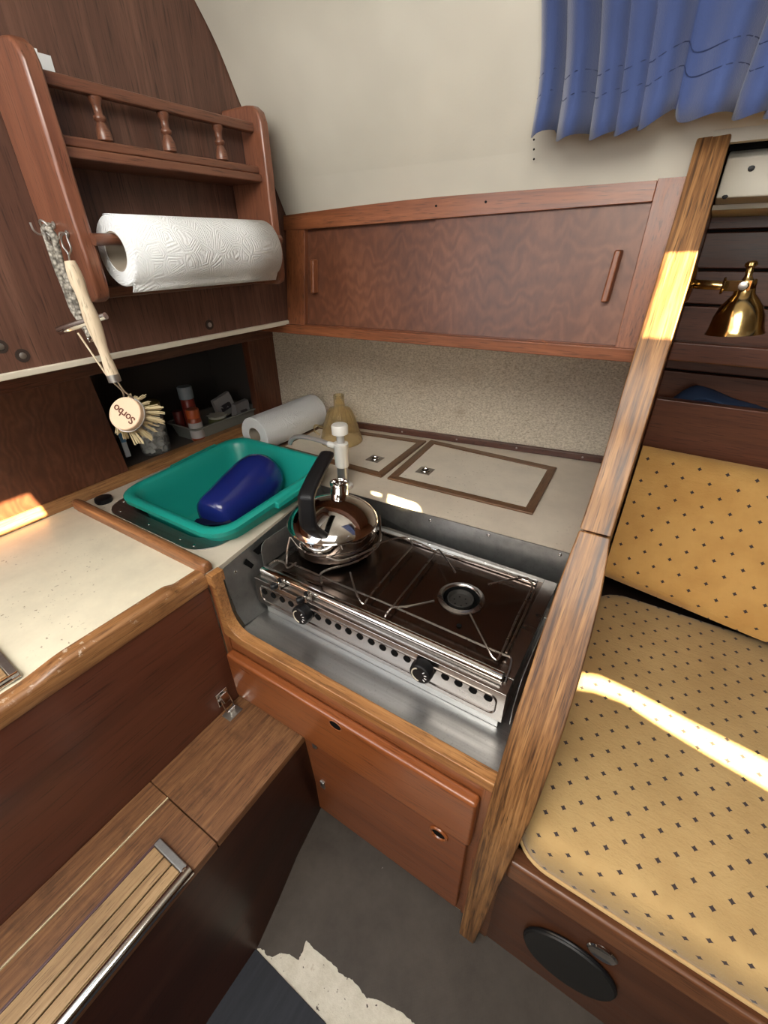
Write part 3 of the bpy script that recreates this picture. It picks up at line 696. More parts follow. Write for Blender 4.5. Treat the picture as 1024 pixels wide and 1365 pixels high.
# ------------------------------------------------------------------ sink, bowl, beaker
sk = thing('sink', 'stainless steel inset sink with rounded rim under the teal bowl', 'sink', (-.78, .54, .565))
bm = ring_plate(B(), rrect(-.950, -.617, .358, .715, .055, .5653), rrect(-.918, -.645, .388, .690, .05, .5653), (0, 0, .0014))
obj('rim', bm, brushed, sk, bevel=.0005)
bm = B(); loft(bm, [rrect(-.918, -.645, .388, .690, .05, .5660), rrect(-.915, -.648, .391, .687, .05, .560), rrect(-.905, -.658, .40, .678, .055, .47), rrect(-.89, -.673, .415, .663, .05, .462)], cap=False)
bm.faces.new([v for v in bm.verts][-28:]); obj('basin', bm, brushed, sk, solid=.0012)
for x, y in ((-.934, .40), (-.90, .372), (-.80, .3725), (-.70, .3725), (-.66, .372), (-.631, .44), (-.631, .60)): screw('screw', (x, y, .5667), (0, 0, 1), chrome, sk, .0032, .0014)
pg = thing('sink_plug', 'black rubber plug at the left corner of the sink rim', 'plug', (-.962, .376, .5653))
obj('disc', lathe(B(), [(.0165, 0), (.018, .004), (.017, .010), (.010, .012), (0, .012)], (-.972, .378, .5655), n=24), black_p, pg)
bl = thing('washing_up_bowl', 'teal plastic washing-up bowl standing in the sink', 'bowl', (-.745, .53, .47))
def BR(ix, iy, z, r, n=8):
    pts = rrect(-.905 + ix, -.590 - ix, .378 + iy, .708 - iy, r, 0, n)
    return [V((p.x, p.y, z + .004 + .016 * (p.y - .378) / .33)) for p in pts]
bm = B()
loft(bm, [BR(.004, .004, .588, .048), BR(-.002, -.002, .590, .050), BR(-.003, -.003, .598, .050), BR(.002, .002, .6015, .05), BR(.011, .011, .6010, .045), BR(.015, .015, .594, .043), BR(.020, .020, .57, .043), BR(.034, .036, .487, .042), BR(.045, .047, .479, .038)], cap=False)
bm.faces.new([v for v in bm.verts][-36:])
obj('shell', bm, teal, bl, solid=.0026, smooth=60)
for sx in (0, 1):
    xa = (-.592, -.578) if sx == 0 else (-.919, -.905)
    bm = hexa(B(), [V((x, .515, z)) for x, z in ((xa[0], .595), (xa[1], .595), (xa[1], .6085), (xa[0], .6105))], [V((x, .645, z + .0076)) for x, z in ((xa[0], .595), (xa[1], .595), (xa[1], .6085), (xa[0], .6105))])
    obj('grip', bm, teal, bl, bevel=.003, seg=3)
bk_ = thing('blue_beaker', 'royal blue plastic jug lying inside the teal bowl', 'jug', at(320, 660, 2, .55))
A = at(286, 688, 2, .550); Bp = at(349, 634, 2, .572); ax_ = (Bp - A).normalized(); L = (Bp - A).length
pf = [(0, -.016), (.018, -.0155), (.033, -.012), (.043, -.004), (.0475, .008), (.0498, L * .2), (.0555, L * .5), (.0595, L * .78), (.0600, L * .90), (.057, L * 1.02), (.047, L * 1.13), (.030, L * 1.19), (0, L * 1.205)]
obj('body', lathe(B(), pf, A, ax_, 40), blue_p, bk_, smooth=60)
hb = A - ax_ * .001
pass
hx = at(262, 694, 2, .545)
obj('handle_tab', hexa(B(), [V(at(300, 686, 2, .556)), V(at(262, 691, 2, .548)), V(at(258, 695, 2, .545)), V(at(272, 699, 2, .545)), V(at(312, 697, 2, .552))], [V(at(300, 686, 2, .556)) - V((0, 0, .004)), V(at(262, 691, 2, .548)) - V((0, 0, .004)), V(at(258, 695, 2, .545)) - V((0, 0, .004)), V(at(272, 699, 2, .545)) - V((0, 0, .004)), V(at(312, 697, 2, .552)) - V((0, 0, .004))]), navy_p, bk_, bevel=.0015)
# ------------------------------------------------------------------ pump and funnel
pp = thing('hand_pump', 'white hand pump tap with bent steel spout behind the kettle', 'tap', (-.56, .70, .565))
bm = loft(B(), [rrect(-.578, -.542, .676, .722, .016, .5653), rrect(-.578, -.542, .676, .722, .016, .571), rrect(-.574, -.546, .680, .718, .013, .5735)])
obj('base', bm, white_p, pp)
for dx in (-.0035, .0035): obj('base_mark', lathe(B(), [(.0016, 0), (.0016, .0004), (0, .0004)], (-.556 + dx, .6815, .5735), n=10), black_p, pp)
obj('lower_barrel', lathe(B(), [(.0125, .0075), (.0125, .056)], (-.56, .70, .565), n=24), plain('grey_metal', (.38, .38, .37), .35, .8), pp)
obj('upper_barrel', lathe(B(), [(.0145, .054), (.0155, .056), (.0155, .100), (.0162, .101), (.0162, .108), (.012, .109)], (-.56, .70, .565), n=24), white_p, pp)
obj('neck', lathe(B(), [(.0085, .108), (.0085, .131)], (-.56, .70, .565), n=18), grey_p, pp)
obj('cap', lathe(B(), [(.014, .129), (.0175, .130), (.0178, .147), (.016, .150), (0, .1515)], (-.56, .70, .565), n=26), white_p, pp)
obj('spout_socket', tube(B(), [(-.572, .70, .663), (-.594, .70, .664)], .0068, 14), white_p, pp)
obj('spout', tube(B(), smooth_path([(-.592, .70, .664), (-.62, .70, .667), (-.66, .70, .667), (-.69, .70, .6615), (-.706, .70, .651), (-.712, .70, .640)], 6), .0052, 12), plain('satin_metal', (.55, .55, .54), .35, .7), pp)
fn = thing('amber_funnel', 'smoked amber plastic funnel standing upside down on the left hatch', 'funnel', (-.728, .915, .571))
c = (-.728, .915, .5715)
pf = [(.058, 0), (.0585, .002), (.057, .005), (.0510, .028), (.0425, .056), (.0340, .080), (.0285, .0895), (.0160, .0935), (.0138, .097), (.0135, .128)]
obj('cone', lathe(B(), pf, c, n=40, cap=False), amber, fn, solid=.0018, smooth=50)
for k in range(16):
    a = k * 6.2832 / 16
    obj('rib', tube(B(), [V(c) + V((math.cos(a) * r, math.sin(a) * r, h)) for r, h in ((.0415, .057), (.0335, .079), (.0275, .0885))], .0011, 5), amber, fn)
hp = [V(c) + V((-.045 - .0, -.02, .035)), V(c) + V((-.066, -.028, .040)), V(c) + V((-.070, -.030, .024)), V(c) + V((-.056, -.024, .012))]
obj('handle_loop', tube(B(), smooth_path(hp, 5), .003, 8), amber, fn)
# ------------------------------------------------------------------ galley cabinet
gc = thing('galley_cabinet', 'reddish cabinet below the stove with an orange drawer and a lower door', 'cabinet', (-.31, .335, 0))
cur = [(-.5655, .5655), (-.556, .5655), (-.5535, .52), (-.551, .478), (-.545, .458), (-.534, .446), (-.518, .4405), (-.046, .4405), (-.046, .420), (-.53, .420), (-.5655, .430)]
obj('oak_fiddle', prism(B(), [(x, .3275, z) for x, z in cur], (0, .020, 0)), teak_x, gc, bevel=.002)
obj('face_frame', box(B(), -.5705, -.046, .331, .347, .0, .4195), frame_w, gc, bevel=.001)
obj('corner_block', box(B(), -.5708, -.5562, .3262, .352, .5455, .5668), teak_x, gc, bevel=.001)
obj('left_stile', box(B(), -.5725, -.556, .3285, .3475, .240, .545), frame_z, gc)
obj('right_stile', box(B(), -.063, -.046, .3285, .331, .0, .4195), frame_z, gc)
dr = obj('drawer', box(B(), -.5555, -.0645, .312, .331, .281, .3975), drawer_w, gc, bevel=.006, seg=4)
p = at(447, 967, 1, .3118)
def oval(bm, p, a, b, d, n=26): return [p + V((math.cos(t) * a, d, math.sin(t) * b)) for t in [k * 6.2832 / n for k in range(n)]]
bm = loft(B(), [oval(None, p, .0135, .0105, 0), oval(None, p, .0125, .0095, -.0010), oval(None, p, .011, .008, -.0004)], cap=False); obj('finger_hole_lip', bm, frame_w, dr)
bm = B(); vs = [bm.verts.new(q) for q in oval(None, p, .0112, .0082, -.0003)]; bm.faces.new(vs); obj('finger_hole', bm, black_m, dr)
do = obj('door', box(B(), -.379, -.070, .318, .331, .035, .2765), door_w, gc, bevel=.003)
p = at(585, 1111, 1, .3175)
obj('finger_ring', tube(B(), [p + V((math.cos(t) * .0135, -.0006, math.sin(t) * .0125)) for t in [k * 6.2832 / 30 for k in range(31)]], .0026, 8), drawer_w, do)
bm = B(); vs = [bm.verts.new(q) for q in oval(None, p, .0125, .0115, -.0004)]; bm.faces.new(vs); obj('finger_hole', bm, black_m, do)
for u, v in ((420, 992), (431, 1046)):
    p = at(u, v, 1, .3175); h_ = obj('hinge', box(B(), p.x - .006, p.x + .004, .315, .319, p.z - .011, p.z + .011), galv, gc, bevel=.001)
    screw('screw', p + V((0, -.0025, .005)), (0, -1, 0), chrome, h_, .002, .001)
# ------------------------------------------------------------------ stove recess lining
rc = thing('stove_recess', 'dull steel lining of the recess around the stove', 'steel lining', (-.30, .5, .437))
obj('tray', box(B(), -.545, -.047, .3478, .70, .4345, .4375), brushed, rc, bevel=.0008)
lp = [V((-.5585, .349, .5645)), V((-.6085, .682, .5645)), V((-.550, .695, .4375)), V((-.538, .405, .4375)), V((-.540, .357, .4395)), V((-.548, .352, .470))]
obj('left_plate', prism(B(), lp, (-.0012, 0, 0)), plate_s, rc)
def lpt(a, b, d=.0035):                         # a along, b down on the left plate
    top = lp[0].lerp(lp[1], a); bot = lp[3].lerp(lp[2], a); return top.lerp(bot, b) + V((d, 0, 0))
sl = [lpt(.16, .10), lpt(.30, .06), lpt(.33, .12), lpt(.33, .34), lpt(.30, .36), lpt(.28, .20), lpt(.19, .24)]
obj('slot', prism(B(), [lpt(.12, .12), lpt(.155, .08), lpt(.165, .24), lpt(.135, .26)], (.0004, 0, 0)), black_m, rc)
obj('slot', prism(B(), [lpt(.22, .06), lpt(.32, .05), lpt(.335, .16), lpt(.325, .36), lpt(.30, .36), lpt(.30, .20), lpt(.23, .16)], (.0004, 0, 0)), black_m, rc)
screw('screw', lpt(.05, .13), (1, 0, .3), chrome, rc, .0032, .0018)
obj('back_plate', hexa(B(), [(-.611, .678, .5668), (-.046, .7015, .5668), (-.046, .7035, .5668), (-.611, .680, .5668)], [(-.560, .695, .4375), (-.046, .699, .4375), (-.046, .701, .4375), (-.560, .697, .4375)]), plate_s, rc)
for u, v in ((484, 670), (577, 690), (653, 711), (747, 739)):
    p = at(u, v, 1, .70); y = .700 + (p.z - .4375) / .129 * (.0065 if u > 500 else -.009)
    screw('screw', V((p.x, (.678 + (p.x + .611) * .0416) - .0012, p.z)), (0, -1, 0), chrome, rc, .0034, .0022)
# ------------------------------------------------------------------ stove
st = thing('gas_stove', 'two-burner stainless steel gas stove with black knobs', 'stove', (-.306, .53, .437))
X0, X1, Y0, Y1, ZT = -.545, -.070, .401, .668, .5205
bm = B(); prism(bm, [(X0, Y0, ZT), (X0, Y0, .461), (X0, Y0 + .008, .458), (X0, Y1, .458), (X0, Y1, .5065), (X0, Y0 + .0285, .5065), (X0, Y0 + .0285, ZT)], (X1 - X0, 0, 0))
obj('body', bm, stove_s, st, bevel=.0012)
obj('skirt', box(B(), X0 + .012, X1 - .006, Y0 + .007, Y1 - .02, .4378, .460), brushed, st, bevel=.001)
def plate_hole(x0, x1, y0, y1, cx, cy, r, z, th):
    an = sorted([k * 6.28318 / 48 for k in range(48)] + [math.atan2(y - cy, x - cx) % 6.28318 for x in (x0, x1) for y in (y0, y1)])
    o_, i_ = [], []
    for a in an:
        c, s = math.cos(a), math.sin(a); ts = []
        if abs(c) > 1e-6: ts.append(((x1 if c > 0 else x0) - cx) / c)
        if abs(s) > 1e-6: ts.append(((y1 if s > 0 else y0) - cy) / s)
        t = min(ts); o_.append(V((cx + c * t, cy + s * t, z))); i_.append(V((cx + c * r, cy + s * r, z)))
    return ring_plate(B(), o_, i_, (0, 0, th))
BC = [V((-.472, .548, .521)), V((-.199, .545, .521))]
HX0, HX1, HY0, HY1 = X0 + .012, X1 - .022, Y0 + .030, Y1 - .012
obj('hob_plate', plate_hole(HX0, -.335, HY0, HY1, BC[0].x, BC[0].y, .030, .5068, .0140), hob_s, st, smooth=30)
obj('hob_plate', plate_hole(-.335, HX1, HY0, HY1, BC[1].x, BC[1].y, .030, .5068, .0140), hob_s, st, smooth=30)
obj('top_border', box(B(), X0, HX0, HY0 - .001, Y1, .5068, .5212), stove_s, st, bevel=.0006); obj('top_border', box(B(), HX1, X1, HY0 - .001, Y1, .5068, .5212), stove_s, st, bevel=.0006); obj('top_border', box(B(), HX0, HX1, HY1, Y1, .5068, .5212), stove_s, st, bevel=.0006)
for i, c in enumerate(BC):
    bz = obj('burner_rim', lathe(B(), [(.030, -.002), (.0305, .0012), (.033, .0035), (.037, .0015), (.040, .001), (.040, .0008)], c, n=40, cap=False), stove_s, st)
    obj('burner_well', lathe(B(), [(.0300, .0008), (.0292, -.004), (.0285, -.0135), (0.0001, -.0135)], c, n=32, cap=False), black_m, st)
    q = obj('burner_cup', lathe(B(), [(.015, -.013), (.020, -.011), (.0225, -.0005), (.0212, 0), (.019, -.007), (.010, -.008), (0, -.008)], c + V((-.001, 0, 0)), n=32), plain('burner_iron', (.05, .047, .043), .5, .5), st)
    for k in range(6):
        a = k * 1.047; obj('gas_port', lathe(B(), [(.0016, 0), (.0016, .0003), (0, .0003)], c + V((math.cos(a) * .011 - .001, math.sin(a) * .011, -.0078)), n=8), black_m, q)
obj('spark_hole', lathe(B(), [(.0042, 0), (.0042, .0006), (.002, .0006), (0, .0003)], at(612, 834, 2, .5221), n=12), black_m, st)
# front face: ridge, air holes, knobs
zr0, zr1 = .472, .508
rp = [V((p.x, Y0 - .0006, p.y)) for p in rrect(X0 + .012, X1 - .012, zr0, zr1, .010, 0)]
obj('panel_ridge', tube(B(), rp + rp[:2], .0012, 6), stove_s, st)
hol = [(143, 293), (166, 303), (189, 314), (212, 325), (283, 360), (310, 372), (336, 385), (363, 397), (393, 411), (423, 425), (453, 440), (484, 455), (517, 470), (617, 517), (652, 534), (690, 552), (730, 572)]
h0 = None
for a, b in hol:
    p = at(280 + a * .5078, 640 + b * .5078, 1, Y0 - .0004)
    if h0 is None:
        h0 = obj('air_hole', lathe(B(), [(.0060, 0), (.0062, .0006), (.0052, .0008), (.005, .0002), (0, .0002)], p, (0, -1, 0), 18), black_m, st); h00 = p
    else:
        c = h0.copy(); COL.objects.link(c); c.location = h0.location + (p - h00)
for (u, v), lab in (((400, 821), None), ((560, 898), None)):
    c = at(u, v, 1, .386); ax = V((0, -1, .06)).normalized(); base = c - ax * .014
    n = 36; rings = []
    for h, r in ((0, .0165), (.003, .0175), (.012, .0172), (.0155, .0165), (.017, .0145)):
        rings.append([base + ax * h + (V((1, 0, 0)) * math.cos(t) + ax.cross(V((1, 0, 0))) * math.sin(t)) * (r * (1 + (.035 if k % 3 == 0 else -.01) * (1 if .002 < h < .014 else 0))) for k, t in enumerate([2 * math.pi * k / n for k in range(n)])])
    kn = obj('knob', loft(B(), rings), black_p, st, smooth=30)
    f0 = base + ax * .0172; ex = V((1, 0, 0)); ey = V((0, 0, 1)) - ax * ax.z
    obj('dial_arc', tube(B(), [f0 + ex * math.cos(t) * .0118 + ey * math.sin(t) * .0118 for t in [math.radians(90 + d) for d in range(20, 190, 10)]], .0011, 6), plain('dial_ivory', (.55, .50, .40), .5), kn)
    for d in (20, -10, -40, -70):
        t = math.radians(d + 30); obj('dial_tick', tube(B(), [f0 + ex * math.cos(t) * .0085 + ey * math.sin(t) * .0085, f0 + ex * math.cos(t) * .0122 + ey * math.sin(t) * .0122], .0008, 5), plain('dial_white', (.7, .7, .7), .5), kn)
# rails
def bar(y, z, x0, x1, r):
    rings = []
    for x, s in ((x0, .6), (x0 + .002, 1), (x1 - .002, 1), (x1, .6)):
        rings.append([V((x, y + math.cos(t) * r * s, z + math.sin(t) * r * .75 * s)) for t in [k * 6.2832 / 16 for k in range(16)]])
    return loft(B(), rings)
obj('front_rail', bar(.422, .5265, -.543, -.082, .0085), chrome, st)
obj('rear_rail', box(B(), -.540, -.100, .640, .653, .5215, .5275), chrome, st, bevel=.002)
for x in (-.540, -.086): obj('rail_bracket', box(B(), x - .004, x + .004, .416, .428, .520, .5275), stove_s, st, bevel=.001)
def wire(pts, r=.0017, name='trivet_wire', m=wire_s):
    P = [at(u, v, 2, z) for u, v, z in pts]
    if len(P) > 2: P = smooth_path(P, 4)
    return obj(name, tube(B(), P, r, 8), m, st)
wire([(386, 750, .531), (482, 791, .531), (523, 808, .531), (660, 868, .531), (679, 875, .532), (681, 886, .529), (673, 910, .522)])
wire([(626, 817, .546), (647, 858, .539), (659, 878, .531), (668, 872, .531), (690, 822, .533), (709, 784, .541), (706, 774, .546), (697, 770, .546), (651, 779, .545)])
wire([(712, 788, .536), (695, 828, .531), (675, 870, .531)])
wire([(579, 801, .546), (545, 808, .544), (523, 810, .538), (516, 818, .530), (521, 812, .531), (582, 735, .531)])
wire([(607, 763, .546), (590, 738, .542), (584, 733, .536), (578, 738, .531)])
wire([(467, 763, .546), (474, 788, .538), (484, 805, .530), (492, 796, .531), (520, 762, .531), (549, 729, .531)])
wire([(500, 726, .545), (525, 718, .542), (544, 717, .538), (550, 726, .531)])
wire([(550, 720, .533), (566, 727, .533), (584, 736, .533), (640, 752, .533), (690, 769, .533)])
wire([(435, 743, .560), (456, 747, .558), (487, 736, .556), (504, 724, .556), (507, 706, .565), (506, 687, .575)], .002, 'pot_holder')
wire([(429, 777, .531), (427, 766, .535), (438, 759, .541), (476, 748, .541), (503, 729, .541), (508, 712, .541)], .002, 'pot_holder')
wire([(359, 753, .531), (368, 747, .536), (379, 750, .534), (384, 757, .531), (395, 750, .533)], .002, 'pot_holder')
wire([(382, 752, .535), (383, 735, .550), (387, 716, .572)], .002, 'pot_holder')
for a, b in (((377, 761), (394, 768)), ((410, 774), (428, 782))):
    wire([(a[0], a[1], .5225), (b[0], b[1], .5225)], .0011, 'slot_bar', chrome)
for u, v in ((374, 776), (409, 794)):
    p = at(u, v, 2, .532); q = obj('clamp', box(B(), p.x - .004, p.x + .004, p.y - .008, p.y + .008, .521, .537), chrome, st, bevel=.002)
    obj('clamp_knob', lathe(B(), [(.005, 0), (.0062, .002), (.006, .009), (.0045, .011), (0, .011)], (p.x - .004, p.y - .006, .527), (-.5, -.85, 0), 16), black_p, q)
    obj('clamp_pin', tube(B(), [(p.x + .002, p.y - .002, .535), (p.x + .002, p.y - .003, .542)], .0035, 10), black_p, q)
sc = [(.432, .5215), (.432, .556), (.436, .568), (.446, .574), (.664, .574), (.664, .5215)]
obj('side_screen', prism(B(), [(-.551, y, z) for y, z in sc], (.0015, 0, 0)), plate_s, st, bevel=.0004)
sc = [(.405, .462), (.405, .500), (.425, .535), (.46, .541), (.668, .541), (.668, .462)]
obj('side_screen', prism(B(), [(-.0605, y, z) for y, z in sc], (.0015, 0, 0)), plate_s, st, bevel=.0004)
obj('side_clip', box(B(), -.0685, -.0615, .575, .60, .500, .518), galv, st, bevel=.001)
# ------------------------------------------------------------------ kettle
KC = V((-.472, .55, .5335))
kt = thing('kettle', 'polished steel kettle with a black strap handle on the left burner', 'kettle', KC)
obj('body', lathe(B(), [(0, 0), (.070, 0), (.076, .003), (.079, .009), (.0795, .020), (.0835, .024), (.085, .034), (.0855, .054)], KC, n=64, cap=False), kettle_s, kt, smooth=50)
obj('rim', lathe(B(), [(.0855, .052), (.0868, .0545), (.0855, .057)], KC, n=64, cap=False), chrome, kt)
obj('lid', lathe(B(), [(.0855, .056), (.082, .062), (.074, .0705), (.062, .079), (.046, .0865), (.028, .0915), (.010, .0935), (0, .0935)], KC, n=64, cap=False), kettle_s, kt, smooth=60)
sx = KC + V((-.017, .046, .082))
obj('spout', lathe(B(), [(.0185, -.006), (.0175, .004), (.0175, .020), (.0182, .0215), (.0182, .0275), (.0165, .0285), (.0155, .027), (.0150, .014), (0, .014)], sx, (-.05, .12, 1), 30), chrome, kt)
hd_ = V((.36, -.93, 0)).normalized(); hn = V((hd_.y * -1, hd_.x, 0))
path = smooth_path([KC + hd_ * s + V((0, 0, z - KC.z)) for s, z in ((.066, .594), (.090, .617), (.113, .642), (.119, .652), (.1195, .672), (.117, .692), (.112, .702), (.080, .711), (.035, .719), (-.006, .724))], 4)
rings = []
for i, p in enumerate(path):
    d = (path[min(i + 1, len(path) - 1)] - path[max(i - 1, 0)]).normalized(); o_ = d.cross(hn).normalized()
    t = i / (len(path) - 1); wv = .0150 - .0022 * t; th = .0070 if t < .5 else .0062
    rings.append([p + hn * wv * a + o_ * th * b for a, b in ((-1, -.5), (-.75, -1), (.75, -1), (1, -.5), (1, .5), (.75, 1), (-.75, 1), (-1, .5))])
obj('handle', loft(B(), rings), black_p, kt, smooth=40, sub=1)
obj('handle_bracket', lathe(B(), [(.016, 0), (.013, .004), (.009, .010), (0, .011)], KC + hd_ * .066 + V((0, 0, .064)), (hd_ * .5 + V((0, 0, .85))).normalized(), 24), chrome, kt)
screw('handle_screw', KC + hd_ * -.004 + V((0, 0, .7215 - KC.z)), -hd_, chrome, kt, .0035, .001)
# ------------------------------------------------------------------ partition and oak post
S = [  # left x, right x, y, zleft, zright
 (-.0535, -.0265, .300, .000, .000), (-.0532, -.0200, .3015, .110, .110), (-.0526, -.0130, .304, .245, .245), (-.0510, -.0040, .309, .375, .375), (-.0500, .0010, .316, .440, .440),
 (-.0495, .0040, .335, .505, .512), (-.0490, .0052, .362, .553, .562), (-.0486, .0052, .395, .593, .606), (-.0480, .0035, .425, .643, .650), (-.0470, .0005, .455, .681, .688), (-.0450, -.0040, .482, .715, .718), (-.0430, -.0078, .500, .7385, .7385)]
S2 = [(-.0430, -.0080, .5002, .7388, .7388), (-.0424, -.0082, .527, .769, .769), (-.0421, -.0081, .554, .8023, .8023), (-.0419, -.0081, .570, .842, .845), (-.0420, -.0082, .585, .886, .889), (-.0424, -.0085, .620, .942, .945), (-.0428, -.0088, .657, .999, 1.002), (-.0440, -.0105, .700, 1.056, 1.058), (-.0452, -.0122, .740, 1.130, 1.132), (-.0455, -.0125, .748, 1.145, 1.147)]
def board(S, th):
    rings = []
    for i, (a, b, y, zl, zr) in enumerate(S):
        p, q = S[max(i - 1, 0)], S[min(i + 1, len(S) - 1)]; t = V((0, q[2] - p[2], q[3] - p[3])).normalized(); n = V((0, t.z, -t.y)) * th
        if i == 0 or i == len(S) - 1: n = V((0, th, 0)) if i == 0 else n
        l = V((a, y, zl)); r = V((b, y, zr)); rings.append([l, r, r + n, l + n])
    return loft(B(), rings)
po = thing('oak_post', 'oak post curving up from the floor to the ceiling between stove and berth', 'post', (-.03, .31, 0))
obj('lower_board', board(S, .026), oak, po, bevel=.0022, seg=2, smooth=50)
obj('upper_board', board(S2, .022), oak, po, bevel=.0018, seg=2, smooth=50)
for u, v, z0 in ((801, 682, .53), (784, 737, .491), (935, 230, .735)):
    y = z0; p = at(u, v, 1, y - .001); nn = V((0, -.75, .6)).normalized()
    obj('wood_plug', lathe(B(), [(.0062, -.003), (.0062, .0004), (.0055, .0008), (0, .0008)], p, nn, 18), teak_x, po)
bm = B(); path = [(s[2] + .020, s[3]) for s in S[0:1]] + [(s[2] + .022, s[3]) for s in S[1:5]] + [(s[2] + .018, s[3] - .006) for s in S[5:]] + [(s[2] + .018, s[3] - .006) for s in S2[1:7]] + [(.735, 1.06), (.75, 1.08), (1.13, 1.08), (1.13, 0)]
struct('trim_4', prism(bm, [(-.040, y, z) for y, z in path], (.028, 0, 0)), berth_w)
# ------------------------------------------------------------------ berth
bf = thing('berth_front', 'brown wooden board along the front of the berth above the floor', 'board', (.5, .32, 0))
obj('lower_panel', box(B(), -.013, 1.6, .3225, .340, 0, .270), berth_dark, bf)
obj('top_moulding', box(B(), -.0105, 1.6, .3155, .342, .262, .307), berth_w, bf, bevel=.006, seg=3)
struct('trim_5', box(B(), -.012, 1.6, .365, 1.05, .20, .328), plain('berth_base', (.035, .02, .013), .7))
q = thing('round_speaker', 'black round grille mounted on the berth front near the floor', 'speaker', (.100, .32, .118))
p = at(752, 1280, 1, .318)
p = V((.102, .3215, p.z))
bm = B(); rings = []
for r, h in ((.062, 0), (.064, .004), (.062, .008), (.054, .009), (.030, .0105), (0.0001, .011)): rings.append([V((p.x + math.cos(t) * r, p.y - h, p.z + math.sin(t) * r)) for t in [k * 6.2832 / 48 for k in range(48)]])
loft(bm, rings); obj('grille', bm, plain('speaker_black', (.010, .010, .010), .55), q)
obj('outer_ring', tube(B(), [V((p.x + math.cos(t) * .0625, p.y - .003, p.z + math.sin(t) * .0625)) for t in [k * 6.2832 / 48 for k in range(49)]], .0028, 8), black_p, q)
q = thing('chrome_fitting', 'small round chrome fitting in the berth front right of the black grille', 'fitting', at(806, 1267, 1, .32))
p = at(803, 1270, 1, .3215)
obj('cup', lathe(B(), [(.018, 0), (.019, .0015), (.017, .003), (.013, .001), (0, .0008)], p, (0, -1, 0), 30), chrome, q)
cs = thing('seat_cushion', 'yellow star-patterned berth seat cushion crossed by a strip of sunlight', 'cushion', (0, 0, .33), 'berth cushions')
bm = B()
rg = []
for z, ins in ((.3295, .012), (.332, .004), (.336, 0), (.350, -.001), (.372, 0), (.388, .004), (.396, .011), (.400, .022)):
    pts = rrect(-.0085 + ins, 1.5 - ins, .312 + ins, .872 - ins, .045, z, 8)
    for p in pts:
        if p.y < .5: p.y += .004 * math.sin(p.x * 23 + 1) + .003 * math.sin(p.x * 51)
    rg.append(pts)
loft(bm, rg); obj('cover', bm, seat_f, cs, smooth=60)
rp = [p + V((0, 0, 0)) for p in rrect(-.0085, 1.5, .311, .872, .045, .3345, 8)]
for p in rp:
    if p.y < .5: p.y += .004 * math.sin(p.x * 23 + 1) + .003 * math.sin(p.x * 51)
obj('piping', tube(B(), rp + rp[:2], .0028, 8), plain('piping_cloth', (.56, .38, .17), .8), cs)
cs = thing('backrest_cushion', 'yellow star-patterned backrest cushion leaning behind the seat cushion', 'cushion', (0, 0, 0), 'berth cushions')
bm = B()
bot0, bot1 = V((-.008, .850, .437)), V((1.5, .60, .42)); top0, top1 = V((-.008, .962, .690)), V((1.5, .93, .672))
nb = (top0 - bot0).cross(V((-1, 0, 0))).normalized()
if nb.y > 0: nb = -nb
NX, NY = 40, 14
fr = []; bkv = []
for j in range(NY + 1):
    ra, rb_ = [], []
    for i in range(NX + 1):
        s, t = i / NX, j / NY; p = bot0.lerp(bot1, s).lerp(top0.lerp(top1, s), t)
        e = min(1, t / .10, (1 - t) / .16); e = max(0, e); puff = .014 * math.sqrt(max(0, 1 - (1 - e) ** 2)) + .0025 * math.sin(p.x * 22 + t * 5) * e
        ra.append(p + nb * (puff - .010)); rb_.append(p - nb * .03)
    fr.append(ra); bkv.append(rb_)
vf = [[bm.verts.new(p) for p in r] for r in fr]; vb = [[bm.verts.new(p) for p in r] for r in bkv]
for g in (vf, vb):
    for j in range(NY):
        for i in range(NX): bm.faces.new((g[j][i], g[j][i + 1], g[j + 1][i + 1], g[j + 1][i]))
for i in range(NX):
    bm.faces.new((vf[0][i], vf[0][i + 1], vb[0][i + 1], vb[0][i])); bm.faces.new((vf[NY][i], vf[NY][i + 1], vb[NY][i + 1], vb[NY][i]))
for j in range(NY):
    bm.faces.new((vf[j][0], vf[j + 1][0], vb[j + 1][0], vb[j][0])); bm.faces.new((vf[j][NX], vf[j + 1][NX], vb[j + 1][NX], vb[j][NX]))
obj('cover', bm, back_f, cs, smooth=60)
# hull side with planks and shelves
hs = struct('wall_side', box(B(), -.012, 2.2, 1.115, 1.13, .2, 1.10), plain('gap_dark', (.012, .008, .007), .9))
YP = 1.09
def zz(u, v, y=YP): return at(u, v, 1, y).z
lv = [zz(1000, 278), zz(985, 307), zz(985, 360), zz(985, 409), zz(985, 455) - .02, zz(955, 499), zz(955, 545) - .03, .5]
for i in range(len(lv) - 1):
    obj('plank', box(B(), -.012, 2.2, YP, YP + .014, lv[i + 1] + .002, lv[i] - .002), [mah_x, shelf_w, mah_x, mah_x, shelf_w, shelf_w, shelf_w][i], hs, bevel=.002)
hp = thing('ceiling_panel', 'cream boxed panel with two screws above the planks beside the oak post', 'panel', (.5, .84, 1.08))
z1, z0 = at(1000, 197, 1, .765).z, at(1000, 262, 1, .775).z
obj('box_panel', prism(B(), [(-.010, .780, z1), (-.010, .765, z1 - .008), (-.010, .775, z0), (-.010, .80, z0 - .004), (-.010, 1.08, z0 - .004), (-.010, 1.08, z1)], (2.2, 0, 0)), liner, hp, bevel=.002)
obj('lower_lip', box(B(), -.011, 2.2, .82, 1.10, at(1000, 278, 1, .82).z, z0 - .0045), liner, hp)
obj('dark_gap', box(B(), -.011, 2.2, .772, 1.08, z1, z1 + .006), black_m, hp)
for u, v in ((1002, 224), (967, 261)): screw('screw', at(u, v, 1, .768 if u > 1000 else .7752), (0, -1, 0), black_p, hp, .0035, .001)
